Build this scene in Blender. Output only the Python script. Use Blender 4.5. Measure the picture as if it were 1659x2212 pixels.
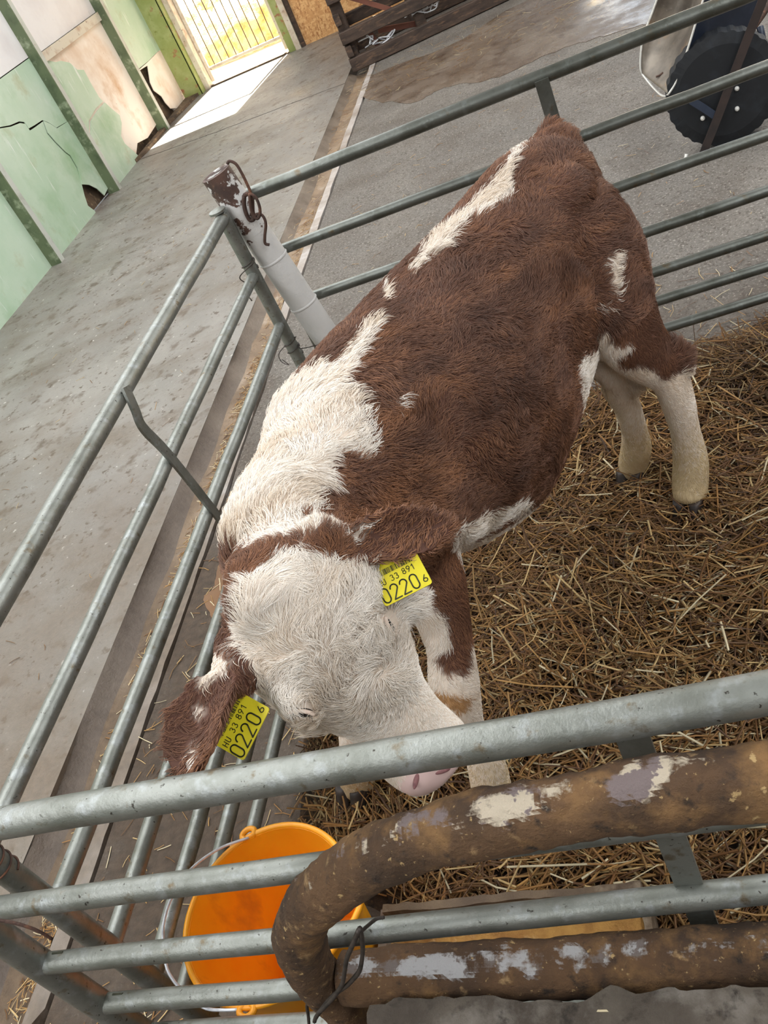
import bpy, math, random
import numpy as np
from mathutils import Vector, Matrix, kdtree
from mathutils.geometry import tessellate_polygon
random.seed(7); rng = np.random.default_rng(11)
for o in list(bpy.data.objects): bpy.data.objects.remove(o)
scene = bpy.context.scene
COL = scene.collection

# ------------------------------------------------------------------ camera
FPX, IW, IH = 1900.0, 1659.0, 2212.0
CAM = np.array([0.0, 0.0, 1.6])
YAW, PIT, ROL = -0.4034497, 0.6334699, -0.4862377
_f = np.array([math.sin(YAW)*math.cos(PIT), math.cos(YAW)*math.cos(PIT), -math.sin(PIT)])
_r0 = np.array([math.cos(YAW), -math.sin(YAW), 0.0]); _u0 = np.cross(_r0, _f)
CR = _r0*math.cos(ROL) + _u0*math.sin(ROL)
CU = -_r0*math.sin(ROL) + _u0*math.cos(ROL)
cd = bpy.data.cameras.new('camera'); cam = bpy.data.objects.new('camera', cd); COL.objects.link(cam)
cd.sensor_fit = 'VERTICAL'; cd.sensor_height = 36.0; cd.sensor_width = 27.0
cd.lens = FPX*36.0/IH; cd.clip_start = 0.02; cd.clip_end = 200
M = Matrix.Identity(4)
for i in range(3):
    M[i][0] = CR[i]; M[i][1] = CU[i]; M[i][2] = -_f[i]; M[i][3] = CAM[i]
cam.matrix_world = M
scene.camera = cam

# ------------------------------------------------------------------ light
scene.view_settings.view_transform = 'Standard'; scene.view_settings.look = 'None'
scene.view_settings.gamma = 1.0; scene.view_settings.use_curve_mapping = False
scene.view_settings.exposure = 0.92
w = bpy.data.worlds.new('sky'); scene.world = w; w.use_nodes = True
bg = w.node_tree.nodes['Background']
bg.inputs['Color'].default_value = (0.80, 0.90, 1.0, 1); bg.inputs['Strength'].default_value = 1.3
sd = bpy.data.lights.new('sun', 'SUN'); sun = bpy.data.objects.new('sun', sd); COL.objects.link(sun)
sd.energy = 30.0; sd.angle = math.radians(0.6); sd.color = (1.0, 0.95, 0.86)
sun.rotation_euler = Vector((-0.13, -0.99, -1.19)).to_track_quat('-Z', 'Y').to_euler()
sun.location = (-2, 14, 8)
for nm, loc, sx, sy, en in (('overhead_fill', (-2.1, 2.2, 3.28), 1.7, 11.0, 190.0), ('overhead_fill', (2.2, 2.2, 3.28), 1.7, 11.0, 190.0)):  # area lamps added overhead for ambient and front fill
    ld = bpy.data.lights.new(nm, 'AREA'); lo = bpy.data.objects.new(nm, ld); COL.objects.link(lo)
    ld.shape = 'RECTANGLE'; ld.size = sx; ld.size_y = sy; ld.energy = en; ld.color = (0.95, 0.98, 1.0)
    lo.location = loc

# ------------------------------------------------------------------ picture rays to places
def ray(x, y):
    d = _f + (x-IW/2)/FPX*CR - (y-IH/2)/FPX*CU
    return d
def onz(x, y, z=0.0): d = ray(x, y); return CAM + d*((z-CAM[2])/d[2])
def onx(x, y, X): d = ray(x, y); return CAM + d*(X/d[0])
def ony(x, y, Y): d = ray(x, y); return CAM + d*(Y/d[1])
def dep(x, y, D): return CAM + ray(x, y)*D
def proj(P):
    d = np.asarray(P) - CAM; z = d@_f
    return np.stack([IW/2 + FPX*(d@CR)/z, IH/2 - FPX*(d@CU)/z], -1)

# ------------------------------------------------------------------ scene helpers
ORG = {}
def thing(name, label, cat, loc, group=None):
    o = bpy.data.objects.new(name, None); COL.objects.link(o)
    o.empty_display_size = 0.05
    o.location = tuple(loc); ORG[o.name] = np.array(loc, float)
    o['label'] = label; o['category'] = cat
    if group: o['group'] = group
    return o
def obj(name, vf, mat, parent=None, smooth=False, label=None, cat=None, group=None, kind=None, org=None, auto=None):
    v, f = vf[0], vf[1]
    v = np.asarray(v, float)
    if parent is not None: og = ORG[parent.name]
    else:
        og = np.array(org, float) if org is not None else np.array([(v[:,0].min()+v[:,0].max())/2, (v[:,1].min()+v[:,1].max())/2, v[:,2].min()])
    me = bpy.data.meshes.new(name)
    me.from_pydata((v-og).tolist(), [], f if isinstance(f, list) else f.tolist())
    me.update()
    o = bpy.data.objects.new(name, me); COL.objects.link(o); ORG[o.name] = og
    if parent is not None: o.parent = parent
    else: o.location = tuple(og)
    if mat: me.materials.append(mat)
    if smooth:
        me.shade_smooth()
        if auto:
            me.set_sharp_from_angle(angle=math.radians(auto))
    if label: o['label'] = label
    if cat: o['category'] = cat
    if group: o['group'] = group
    if kind: o['kind'] = kind
    return o
def join(*parts):
    V = []; F = []; n = 0
    for v, f in parts:
        v = np.asarray(v, float); V.append(v)
        F += [[i+n for i in q] for q in f]; n += len(v)
    return np.concatenate(V), F
def box(a, b):
    x0, y0, z0 = a; x1, y1, z1 = b
    v = [(x0,y0,z0),(x1,y0,z0),(x1,y1,z0),(x0,y1,z0),(x0,y0,z1),(x1,y0,z1),(x1,y1,z1),(x0,y1,z1)]
    return np.array(v, float), [[3,2,1,0],[4,5,6,7],[0,1,5,4],[1,2,6,5],[2,3,7,6],[3,0,4,7]]
def bar(A, B, wdt, thk, up=(0,0,1), bev=0.0):
    """rectangular bar from A to B, wdt across, thk along 'up'"""
    A = np.array(A, float); B = np.array(B, float); d = B-A; L = np.linalg.norm(d); d /= L
    up = np.array(up, float); s = np.cross(d, up); s /= np.linalg.norm(s); t = np.cross(s, d)
    a, b = wdt/2, thk/2
    if bev:
        c = bev; prof = [(-a+c,-b),(a-c,-b),(a,-b+c),(a,b-c),(a-c,b),(-a+c,b),(-a,b-c),(-a,-b+c)]
    else: prof = [(-a,-b),(a,-b),(a,b),(-a,b)]
    n = len(prof)
    v = [A+s*p+t*q for p, q in prof] + [B+s*p+t*q for p, q in prof]
    f = [[i, (i+1)%n, n+(i+1)%n, n+i] for i in range(n)] + [list(range(n))[::-1], list(range(n, 2*n))]
    return np.array(v), f
def catmull(P, m):
    P = np.asarray(P, float); out = []
    Q = np.vstack([2*P[0]-P[1], P, 2*P[-1]-P[-2]])
    for i in range(1, len(Q)-2):
        for t in np.linspace(0, 1, m, endpoint=False):
            a, b, c, d = Q[i-1], Q[i], Q[i+1], Q[i+2]
            out.append(0.5*((2*b) + (c-a)*t + (2*a-5*b+4*c-d)*t*t + (-a+3*b-3*c+d)*t**3))
    out.append(Q[-2]); return np.array(out)
def tube(P, r, n=12, caps=True, rough=0.0, inner=None):
    P = np.asarray(P, float); m = len(P)
    r = np.full(m, r) if np.isscalar(r) else np.asarray(r, float)
    T = np.gradient(P, axis=0); T /= np.linalg.norm(T, axis=1)[:, None]
    ref = np.array([0, 0, 1.0]) if abs(T[0][2]) < 0.9 else np.array([1.0, 0, 0])
    s = np.cross(T[0], ref); s /= np.linalg.norm(s)
    V = []
    for i in range(m):
        s = s - T[i]*(s@T[i]); s /= np.linalg.norm(s); t = np.cross(T[i], s)
        a = np.arange(n)*2*math.pi/n
        rr = r[i]*(1+(rng.uniform(-rough, rough, n) if rough else 0))
        V.append(P[i] + (np.cos(a)*rr)[:, None]*s + (np.sin(a)*rr)[:, None]*t)
    V = np.concatenate(V)
    F = [[i*n+j, i*n+(j+1)%n, (i+1)*n+(j+1)%n, (i+1)*n+j] for i in range(m-1) for j in range(n)]
    if caps: F += [list(range(n))[::-1], list(range((m-1)*n, m*n))]
    return V, F
def prism(poly2, plane, thick):
    """extrude a traced outline; plane(u,v,w)->xyz"""
    n = len(poly2)
    tri = tessellate_polygon([[Vector((p[0], p[1], 0)) for p in poly2]])
    v = [plane(p[0], p[1], 0) for p in poly2] + [plane(p[0], p[1], thick) for p in poly2]
    ar = sum(poly2[i][0]*poly2[(i+1)%n][1]-poly2[(i+1)%n][0]*poly2[i][1] for i in range(n))
    f = [list(t) for t in tri] + [[i+n for i in t[::-1]] for t in tri] + [[i, (i+1)%n, n+(i+1)%n, n+i] for i in range(n)]
    return np.array(v, float), f
def fixn(o):
    import bmesh
    bm = bmesh.new(); bm.from_mesh(o.data); bmesh.ops.recalc_face_normals(bm, faces=bm.faces); bm.to_mesh(o.data); bm.free()
    return o
def sines(P, seed, freq, n=6):
    g = np.random.default_rng(seed); out = 0
    for k in range(n):
        d = g.normal(size=3); d /= np.linalg.norm(d)
        out = out + np.sin((P@d)*freq*(0.6+0.9*g.random()) + g.random()*6.28)
    return out/math.sqrt(n)

# ------------------------------------------------------------------ materials
def srgb(r, g, b):
    c = [x/255.0 for x in (r, g, b)]
    return tuple((x/12.92 if x <= 0.04045 else ((x+0.055)/1.055)**2.4) for x in c) + (1.0,)
def pmat(name, base, layers=(), rough=0.7, metal=0.0, bump=0.0, bscale=60.0, rlayers=(), coat=0.0, trans=0.0, spec=None, attr=None, bdist=0.01):
    """layers: (colour, noise scale, detail, lo, hi[, stretch[, seed]]) mixed in turn over the base colour"""
    m = bpy.data.materials.new(name); m.use_nodes = True
    nt = m.node_tree; N = nt.nodes; L = nt.links
    bs = N['Principled BSDF']; tc = N.new('ShaderNodeTexCoord')
    def noise(scale, det, stretch=None, seed=0.0, rgh=0.6):
        mp = N.new('ShaderNodeMapping'); L.new(tc.outputs['Object'], mp.inputs[0])
        if stretch: mp.inputs['Scale'].default_value = stretch
        mp.inputs['Location'].default_value = (seed*3.7, seed*1.3, seed*2.1)
        nz = N.new('ShaderNodeTexNoise'); nz.inputs['Scale'].default_value = scale; nz.inputs['Detail'].default_value = det
        nz.inputs['Roughness'].default_value = rgh
        L.new(mp.outputs[0], nz.inputs['Vector']); return nz.outputs['Fac']
    def ramp(src, lo, hi):
        mr = N.new('ShaderNodeMapRange'); mr.inputs['From Min'].default_value = lo; mr.inputs['From Max'].default_value = hi
        L.new(src, mr.inputs['Value']); return mr.outputs['Result']
    if attr:
        at = N.new('ShaderNodeAttribute'); at.attribute_name = attr; cur = at.outputs['Color']
    else:
        c = N.new('ShaderNodeRGB'); c.outputs[0].default_value = base; cur = c.outputs[0]
    for i, ly in enumerate(layers):
        colr, sc, det, lo, hi = ly[:5]
        st = ly[5] if len(ly) > 5 else None; sdv = ly[6] if len(ly) > 6 else i+1
        mx = N.new('ShaderNodeMix'); mx.data_type = 'RGBA'
        L.new(ramp(noise(sc, det, st, sdv), lo, hi), mx.inputs['Factor'])
        L.new(cur, mx.inputs[6])
        mx.inputs[7].default_value = colr
        cur = mx.outputs[2]
    L.new(cur, bs.inputs['Base Color'])
    bs.inputs['Roughness'].default_value = rough; bs.inputs['Metallic'].default_value = metal
    if spec is not None: bs.inputs['Specular IOR Level'].default_value = spec
    if rlayers:
        sc, det, lo, hi, r0, r1 = rlayers
        mr = N.new('ShaderNodeMapRange'); mr.inputs['From Min'].default_value = lo; mr.inputs['From Max'].default_value = hi
        mr.inputs['To Min'].default_value = r0; mr.inputs['To Max'].default_value = r1
        L.new(noise(sc, det, None, 9), mr.inputs['Value']); L.new(mr.outputs['Result'], bs.inputs['Roughness'])
    if coat: bs.inputs['Coat Weight'].default_value = coat
    if trans:
        bs.inputs['Subsurface Weight'].default_value = trans
        bs.inputs['Subsurface Radius'].default_value = (0.02, 0.01, 0.004)
    if bump:
        b = N.new('ShaderNodeBump'); b.inputs['Strength'].default_value = bump; b.inputs['Distance'].default_value = bdist
        L.new(noise(bscale, 8, None, 5, 0.65), b.inputs['Height']); L.new(b.outputs[0], bs.inputs['Normal'])
    return m
S = srgb
MT = {}
MT['aisle'] = pmat('aisle_concrete', S(128,123,117), [(S(147,142,135), 1.3, 6, .45, .7, (1, .6, 1)), (S(112,103,93), 2.4, 8, .5, .75, (.6, 1.4, 1)), (S(100,89,79), 9, 9, .56, .68), (S(88,76,66), 24, 7, .60, .66), (S(74,62,53), 55, 4, .66, .70), (S(196,190,182), 30, 4, .66, .71)], rough=.62, bump=.45, bscale=55, rlayers=(1.5, 6, .35, .7, .33, .62))
MT['slab'] = pmat('rough_slab', S(114,108,101), [(S(130,123,114), 2.0, 6, .45, .7), (S(100,91,82), 3.1, 8, .5, .72), (S(84,75,66), 75, 5, .52, .66), (S(170,162,152), 95, 4, .56, .68), (S(58,50,44), 150, 3, .60, .68)], rough=.75, bump=.9, bscale=70, bdist=.012)
MT['penfloor'] = pmat('pen_floor', S(112,98,84), [(S(84,70,57), 3.5, 8, .42, .68), (S(132,118,102), 7, 6, .55, .75), (S(60,50,42), 60, 4, .58, .72)], rough=.55, bump=.7, bscale=90, rlayers=(5, 6, .35, .65, .28, .8))
MT['damp_shade'] = pmat('damp_shaded_slope', S(128,115,101), [(S(100,87,75), 6, 8, .42, .66), (S(116,102,88), 12, 7, .56, .74)], rough=.55, bump=.5, bscale=70)  # damp dirt, with the slope's shade put into the darker colour
MT['gutter'] = pmat('gutter_concrete', S(150,128,104), [(S(108,88,70), 5, 8, .42, .68), (S(178,164,148), 8, 6, .55, .75), (S(80,66,52), 50, 5, .6, .75)], rough=.6, bump=.6, bscale=70)
MT['lip'] = pmat('gutter_lip', S(178,170,164), [(S(140,124,110), 5, 7, .45, .7), (S(205,202,200), 9, 6, .55, .75)], rough=.45, bump=.5, bscale=60)
MT['wet'] = pmat('wet_stain', S(104,90,78), [(S(126,114,102), 3, 7, .45, .7), (S(76,62,52), 5, 7, .5, .7)], rough=.3, bump=.35, bscale=80, rlayers=(6, 6, .4, .6, .06, .5))
MT['green'] = pmat('green_sheet', S(176,198,172), [(S(200,212,194), 1.2, 5, .42, .72), (S(142,174,134), 1.8, 6, .5, .75), (S(160,150,96), 2.6, 6, .58, .78), (S(214,220,210), 22, 3, .64, .72, (1, 1, .10)), (S(96,110,84), 45, 5, .68, .76)], rough=.55, bump=.1, bscale=40)
MT['greend'] = pmat('green_paint', S(138,148,84), [(S(160,166,110), 6, 6, .45, .7), (S(150,96,66), 12, 8, .58, .66), (S(110,122,48), 20, 6, .6, .75)], rough=.55, bump=.2, bscale=60)
MT['ribg'] = pmat('rib_green', S(100,112,82), [(S(74,86,62), 7, 6, .45, .7), (S(150,160,132), 12, 6, .55, .7)], rough=.55)
MT['riblight'] = pmat('rib_flange', S(186,188,178), [(S(160,160,148), 9, 6, .5, .7), (S(140,110,84), 30, 6, .68, .75)], rough=.5)
MT['whitep'] = pmat('white_sheet', S(226,222,220), [(S(208,200,198), 2, 6, .45, .75), (S(120,106,100), 38, 3, .72, .78, (1, 1, .25))], rough=.6)
MT['cream'] = pmat('cream_board', S(232,220,206), [(S(214,190,168), 3, 6, .48, .7), (S(188,140,92), 2.2, 5, .56, .75), (S(150,120,96), 44, 4, .7, .78)], rough=.65, bump=.08, bscale=50)
MT['brokenb'] = pmat('broken_backing', S(104,84,64), [(S(70,56,44), 9, 8, .4, .65), (S(150,128,98), 20, 6, .55, .72)], rough=.9, bump=.6, bscale=60)
MT['trimw'] = pmat('trim_paint', S(205,196,178), [(S(176,150,128), 9, 7, .5, .7), (S(120,92,74), 30, 6, .62, .72)], rough=.6)
MT['osb'] = pmat('strand_board', S(204,152,98), [(S(226,180,124), 18, 3, .45, .6, (1, 1, 2.5)), (S(168,112,64), 24, 3, .52, .66, (2.5, 1, 1)), (S(120,78,46), 40, 4, .66, .76)], rough=.7, bump=.2, bscale=40)
MT['galv'] = pmat('galvanised', S(138,140,134), [(S(112,114,106), 14, 7, .42, .68), (S(160,164,164), 30, 5, .55, .75), (S(108,98,80), 40, 8, .6, .7), (S(58,54,48), 130, 3, .66, .72)], rough=.40, metal=.65, bump=.18, bscale=120)
MT['galvd'] = pmat('galvanised_dull', S(106,108,102), [(S(82,84,76), 16, 7, .45, .7), (S(124,128,124), 30, 5, .58, .75), (S(98,86,66), 24, 8, .6, .72)], rough=.32, metal=.6, bump=.12, bscale=140)
MT['dung'] = pmat('dung_crust', S(92,70,50), [(S(62,46,33), 9, 9, .42, .62), (S(136,106,72), 16, 9, .54, .68), (S(176,148,108), 30, 8, .66, .76)], rough=.85, bump=1.0, bscale=55, bdist=.02)
MT['wood'] = pmat('dark_wood', S(74,58,48), [(S(50,38,31), 4, 8, .42, .65, (1, 6, 6)), (S(112,86,66), 6, 8, .55, .72, (1, 8, 8)), (S(140,110,86), 20, 6, .68, .78)], rough=.75, bump=.35, bscale=40)
MT['rust'] = pmat('rust', S(82,58,48), [(S(54,40,36), 20, 8, .42, .65), (S(128,84,60), 26, 8, .55, .7)], rough=.75, bump=.5, bscale=120)
MT['wire'] = pmat('wire_steel', S(70,62,56), [(S(40,36,34), 60, 5, .45, .65)], rough=.6, metal=.3)
MT['silver'] = pmat('silver_wire', S(222,224,230), [(S(190,192,198), 40, 3, .5, .7)], rough=.3, metal=.35)
MT['orange'] = pmat('orange_plastic', S(246,168,28), [(S(240,150,18), 5, 4, .45, .7), (S(190,116,40), 9, 6, .60, .78, (1, 1, .4))], rough=.42, trans=.25, coat=.1)
MT['yellow'] = pmat('tag_yellow', S(214,199,40), [(S(202,186,34), 40, 4, .5, .7)], rough=.45, trans=.15)
MT['ink'] = pmat('tag_ink', S(38,40,20), [(S(52,54,30), 200, 3, .5, .7)], rough=.6)
MT['rubber'] = pmat('black_rubber', S(22,24,28), [(S(34,38,44), 12, 6, .5, .7)], rough=.65, bump=.1)
MT['navy'] = pmat('dark_blue_paint', S(36,44,60), [(S(52,60,76), 5, 6, .5, .7), (S(120,122,130), 14, 8, .7, .8)], rough=.5, metal=.1)
MT['tray'] = pmat('tray_steel', S(140,130,118), [(S(96,88,80), 6, 7, .4, .62), (S(166,130,90), 7, 8, .55, .72), (S(190,184,176), 10, 6, .62, .76)], rough=.45, metal=.35, bump=.1)
MT['bright'] = pmat('bright_edge', S(222,220,214), [(S(190,184,174), 30, 5, .5, .7)], rough=.4, metal=.2)
MT['feed'] = pmat('ochre_feed', S(186,140,72), [(S(150,104,50), 14, 8, .42, .62), (S(214,182,128), 20, 8, .56, .72)], rough=.85, bump=.8, bscale=80)
MT['trough'] = pmat('trough_board', S(104,86,66), [(S(78,62,48), 9, 8, .42, .65), (S(140,124,104), 18, 7, .56, .74)], rough=.8, bump=.5, bscale=60)
MT['kerb'] = pmat('manger_concrete', S(112,102,90), [(S(82,72,62), 8, 9, .40, .6), (S(146,138,128), 14, 8, .52, .68), (S(58,50,42), 36, 7, .56, .68)], rough=.85, bump=1.0, bscale=38, bdist=.03)
MT['water'] = pmat('muddy_water', S(118,86,58), [(S(100,72,48), 4, 4, .45, .7)], rough=.06, spec=.6)
MT['strawm'] = pmat('straw', S(170,130,70), attr='Col', rough=.55)
MT['strawbed'] = pmat('straw_bed', S(70,47,26), [(S(42,28,16), 30, 8, .42, .64), (S(104,74,40), 45, 8, .55, .72)], rough=.9, bump=1.0, bscale=70, bdist=.02)
MT['outside'] = pmat('outside_ground', S(190,170,140), [(S(160,140,110), 2, 7, .45, .7)], rough=.9)
MT['balem'] = pmat('bale_straw', S(236,214,160), [(S(206,170,100), 9, 8, .42, .62), (S(248,236,204), 14, 8, .56, .7)], rough=.9, bump=1.0, bscale=30, bdist=.05)
MT['roof'] = pmat('roof_sheet', S(150,148,144), [(S(120,118,114), 2, 5, .45, .7)], rough=.8)
MT['hoofm'] = pmat('hoof_horn', S(46,38,34), [(S(74,60,50), 30, 5, .5, .7)], rough=.55)
MT['eyem'] = pmat('eye_dark', S(14,11,12), rough=.08, coat=1.0)
MT['net'] = pmat('white_net', S(225,225,228), [(S(190,190,196), 20, 4, .5, .7)], rough=.5)
# ================================================================== the building
def setk(o, k='structure'): o['kind'] = k; return o
def grid(x0, x1, y0, y1, nx, ny, zf):
    xs = np.linspace(x0, x1, nx+1); ys = np.linspace(y0, y1, ny+1)
    X, Y = np.meshgrid(xs, ys); V = np.stack([X.ravel(), Y.ravel(), np.zeros(X.size)], 1); V[:, 2] = zf(V)
    F = [[j*(nx+1)+i, j*(nx+1)+i+1, (j+1)*(nx+1)+i+1, (j+1)*(nx+1)+i] for j in range(ny) for i in range(nx)]
    return V, F
def slab(outline, z0, z1, top=None):
    return prism(outline, lambda a, b, w: (a, b, z1-w), z1-z0)
floor = setk(obj('floor', box((-4.3, -4, -.5), (7, 9.62, -.08)), MT['slab'], org=(0, 0, 0)))
GL, GR, LIPX = -1.74, -1.495, -1.548
# joint across the aisle wanders a little
jx = np.linspace(-3.88, GL, 22)
jy = np.interp(jx, [-3.88, -3.81, -2.9, -1.74], [7.79, 7.77, 7.60, 7.45]) + rng.normal(0, .006, 22)
fixn(obj('slab', slab([(-3.9, -4), (GL, -4)] + [(a, b-.006) for a, b in zip(jx[::-1], jy[::-1])], -.1, 0), MT['aisle'], floor))
fixn(obj('slab', slab([(a, b+.006) for a, b in zip(jx, jy)] + [(GL, 9.62), (-3.9, 9.62)], -.1, .002), MT['aisle'], floor))
# gutter channel and its lip, edges crumbling
ys = np.linspace(-4, 7.75, 240)
def wob(s, a): return np.interp(ys, np.linspace(-4, 7.75, 90), np.random.default_rng(s).normal(0, a, 90))
prof = [(GL, 0), (GL+.010, -.012), (GL+.050, -.050), (GL+.110, -.058), (LIPX-.020, -.030), (LIPX, -.002)]
V = []; 
for k, (px_, pz_) in enumerate(prof):
    V.append(np.stack([px_+(wob(30+k, .007) if k not in (0,) else wob(30, .003)), ys, pz_+wob(40+k, .003)*(k > 0)], 1))
n = len(ys); V = np.concatenate(V)
F = [[k*n+i, (k+1)*n+i, (k+1)*n+i+1, k*n+i+1] for k in range(len(prof)-1) for i in range(n-1)]
gt = obj('gutter', (V, F), MT['gutter'], floor, smooth=True); gt.data.materials.append(MT['damp_shade'])
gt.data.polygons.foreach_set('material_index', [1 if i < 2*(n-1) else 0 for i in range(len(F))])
e0 = LIPX+wob(50, .002); e1 = GR-.004-np.abs(wob(51, .003))
e1 = np.where((ys > .45) & (ys < .62), e0+.012, e1)
lipo = [(a, b) for a, b in zip(e0, ys)] + [(a, b) for a, b in zip(e1[::-1], ys[::-1])]
fixn(obj('gutter_lip', slab(lipo, -.08, .004), MT['lip'], floor))
ge = GR+.002+np.abs(wob(52, .003))
so = [(a, b) for a, b in zip(ge, ys)] + [(GR, 9.62), (7, 9.62), (7, -4)]
right_slab = fixn(obj('slab', slab(so, -.1, 0), MT['slab'], floor))
# dirt trodden over the slab around the pen (a stain with its own outline on the floor)
def dirt_mix(m, col, y0, y1):
    nt = m.node_tree; N = nt.nodes; L = nt.links; bs = N['Principled BSDF']
    src = bs.inputs['Base Color'].links[0].from_socket
    tc = N.new('ShaderNodeTexCoord'); sx = N.new('ShaderNodeSeparateXYZ'); L.new(tc.outputs['Object'], sx.inputs[0])
    nz = N.new('ShaderNodeTexNoise'); nz.inputs['Scale'].default_value = 3.5; nz.inputs['Detail'].default_value = 8
    L.new(tc.outputs['Object'], nz.inputs['Vector'])
    mr = N.new('ShaderNodeMapRange'); mr.inputs['From Min'].default_value = y1; mr.inputs['From Max'].default_value = y0
    L.new(sx.outputs['Y'], mr.inputs['Value'])
    ad = N.new('ShaderNodeMath'); ad.operation = 'MULTIPLY_ADD'; L.new(nz.outputs['Fac'], ad.inputs[0]); ad.inputs[1].default_value = 1.6
    s2 = N.new('ShaderNodeMath'); s2.operation = 'SUBTRACT'; L.new(mr.outputs[0], s2.inputs[0]); s2.inputs[1].default_value = .8
    L.new(s2.outputs[0], ad.inputs[2]); ad.use_clamp = True
    n2 = N.new('ShaderNodeTexNoise'); n2.inputs['Scale'].default_value = 40; n2.inputs['Detail'].default_value = 8
    L.new(tc.outputs['Object'], n2.inputs['Vector'])
    cr = N.new('ShaderNodeMix'); cr.data_type = 'RGBA'; L.new(n2.outputs['Fac'], cr.inputs['Factor']); cr.inputs[6].default_value = col[0]; cr.inputs[7].default_value = col[1]
    mx = N.new('ShaderNodeMix'); mx.data_type = 'RGBA'; L.new(ad.outputs[0], mx.inputs['Factor']); L.new(src, mx.inputs[6]); L.new(cr.outputs[2], mx.inputs[7])
    L.new(mx.outputs[2], bs.inputs['Base Color'])
dirt_mix(MT['slab'], (S(40,31,24), S(104,86,70)), 1.8, 3.1)
dirt_mix(MT['damp_shade'], (S(66,55,46), S(98,84,72)), 2.2, 5.0)  # near end of the slope darker still, part dirt, part painted shade
dirt_mix(MT['aisle'], (S(86,72,59), S(126,109,92)), .2, 3.6)
dirt_mix(MT['gutter'], (S(60,47,35), S(120,98,74)), 1.4, 4.0)
dirt_mix(MT['lip'], (S(76,64,54), S(132,116,100)), 1.6, 4.4)

# ---- left wall: sheets between steel ribs, broken at the foot
XW = -3.84
wall = setk(obj('wall_left', box((XW-.16, -4, 0), (XW-.06, 9.62, 3.3)), MT['brokenb'], org=(XW-.1, 0, 0)))
def wpl(off=0.0):
    return lambda a, b, w: (XW+off-w, a, b)
def wp(x, y): p = onx(x, y, XW); return (p[1], p[2])
Z1 = lambda L: [wp(a*.2773, b*.2773) for a, b in L]          # points read in an enlarged view of the wall
Z2 = lambda L: [wp(a*.2411, 350+b*.2411) for a, b in L]
def sheet(poly, mat, off=0.0, th=.006, name='panel'):
    return fixn(obj(name, prism(poly, wpl(off), th), mat, wall))
R0, R1, R2 = 5.70, 7.03, 8.52
# first bays
for a, b in ((-4, 1.6), (1.62, 4.2), (4.22, R0)):
    sheet([(a, .0), (b-.01, 0), (b-.01, 1.12), (a, 1.12)], MT['green']); sheet([(a, 1.126), (b-.01, 1.126), (b-.01, 3.3), (a, 3.3)], MT['whitep'])
# second bay, cracked in three with a hole at the foot
crack = Z1([(-60, 1000), (0, 990), (80, 975), (150, 945), (190, 950), (225, 1000), (270, 975), (330, 935), (380, 955), (440, 995)]) + [(R1, .62)]
crack = [p for p in crack if p[0] > R0+.03]
crack = [(R0+.01, crack[0][1])] + crack
gap = np.interp(range(len(crack)), [0, len(crack)*.5, len(crack)-1], [.004, .016, .002])
sheet([(R0+.01, 1.115)] + crack + [(R1, 1.115)], MT['green'], 0)
ck2 = Z1([(325, 950), (370, 1040), (430, 1110), (510, 1190), (545, 1215), (600, 1310)])
hole = Z2([(650, 0), (735, 200), (760, 300), (790, 390), (850, 435)])
low = [(p[0], p[1]-g) for p, g in zip(crack, gap)]
ki = min(range(len(low)), key=lambda i: abs(low[i][0]-ck2[0][0]))
sheet(low[:ki+1] + ck2[1:] + hole[1:] + [(hole[-1][0], 0), (R0+.01, 0)], MT['green'], -.002)
h2 = Z2([(735, 200), (800, 205), (870, 240), (935, 300)])
sheet([(a+.008, b) for a, b in low[ki:ki+1]] + low[ki+1:] + [(R1, .05)] + h2[::-1] + [(a+.009, b) for a, b in ck2[::-1][:-1]], MT['green'], .002)
sheet([(R0+.01, 1.122), (R1, 1.122), (R1, 3.3), (R0+.01, 3.3)], MT['whitep'])
# third bay: cream board, green sheet left hanging over part of it, trim strip
sheet([(R1+.03, .10), (7.55, .05), (7.75, .02), (7.95, .10), (8.2, .06), (R2, .08), (R2, 1.03), (R1+.03, 1.03)], MT['cream'], -.004)
gs = Z1([(330, 440), (360, 470), (430, 485), (470, 475), (540, 490), (600, 545), (650, 545), (700, 640), (770, 760), (800, 790), (740, 850), (690, 940), (690, 1020), (710, 1125), (705, 1020), (705, 945), (760, 860), (815, 800), (870, 850), (930, 900), (945, 960), (940, 1060), (970, 1120), (1040, 1180), (1090, 1230)])
sheet([(R1+.03, gs[0][1])] + gs + [(gs[-1][0], 0), (R1+.03, 0)], MT['green'], .004)
sheet([(R1+.03, 1.03), (R2, 1.03), (R2, 1.10), (R1+.03, 1.10)], MT['trimw'], .02, .02, 'trim_strip')
sheet([(R1+.03, 1.104), (R2, 1.104), (R2, 3.3), (R1+.03, 3.3)], MT['whitep'])
# fourth bay: green above, cream below, broken along the floor
E4 = 9.52
cb = Z1([(1100, 510), (1150, 480), (1230, 400), (1300, 370)])
cb = [(R2+.06, cb[0][1])] + cb[1:] + [(E4, cb[-1][1]+.05)]
sheet([(R2+.06, 3.3)] + cb + [(E4, 3.3)], MT['green'])
brk = Z1([(1150, 510), (1170, 640), (1200, 705), (1260, 750), (1290, 800), (1330, 845), (1390, 840), (1430, 790), (1400, 700), (1450, 705), (1470, 720)])
sheet([(R2+.10, cb[0][1]-.01)] + brk + [(E4, .25), (E4, cb[-1][1]-.004)] + [(a, b-.004) for a, b in cb[::-1][1:-1]], MT['cream'], -.001)
# ribs: dark web and pale flange
for yr in (1.6, 4.2, R0, R1, R2):
    rb = obj('rib', box((XW-.02, yr-.012, 0), (XW+.085, yr+.0, 3.3)), MT['ribg'], wall)
    obj('flange', box((XW+.078, yr-.0, 0), (XW+.086, yr+.055, 3.3)), MT['riblight'], rb)
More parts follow.
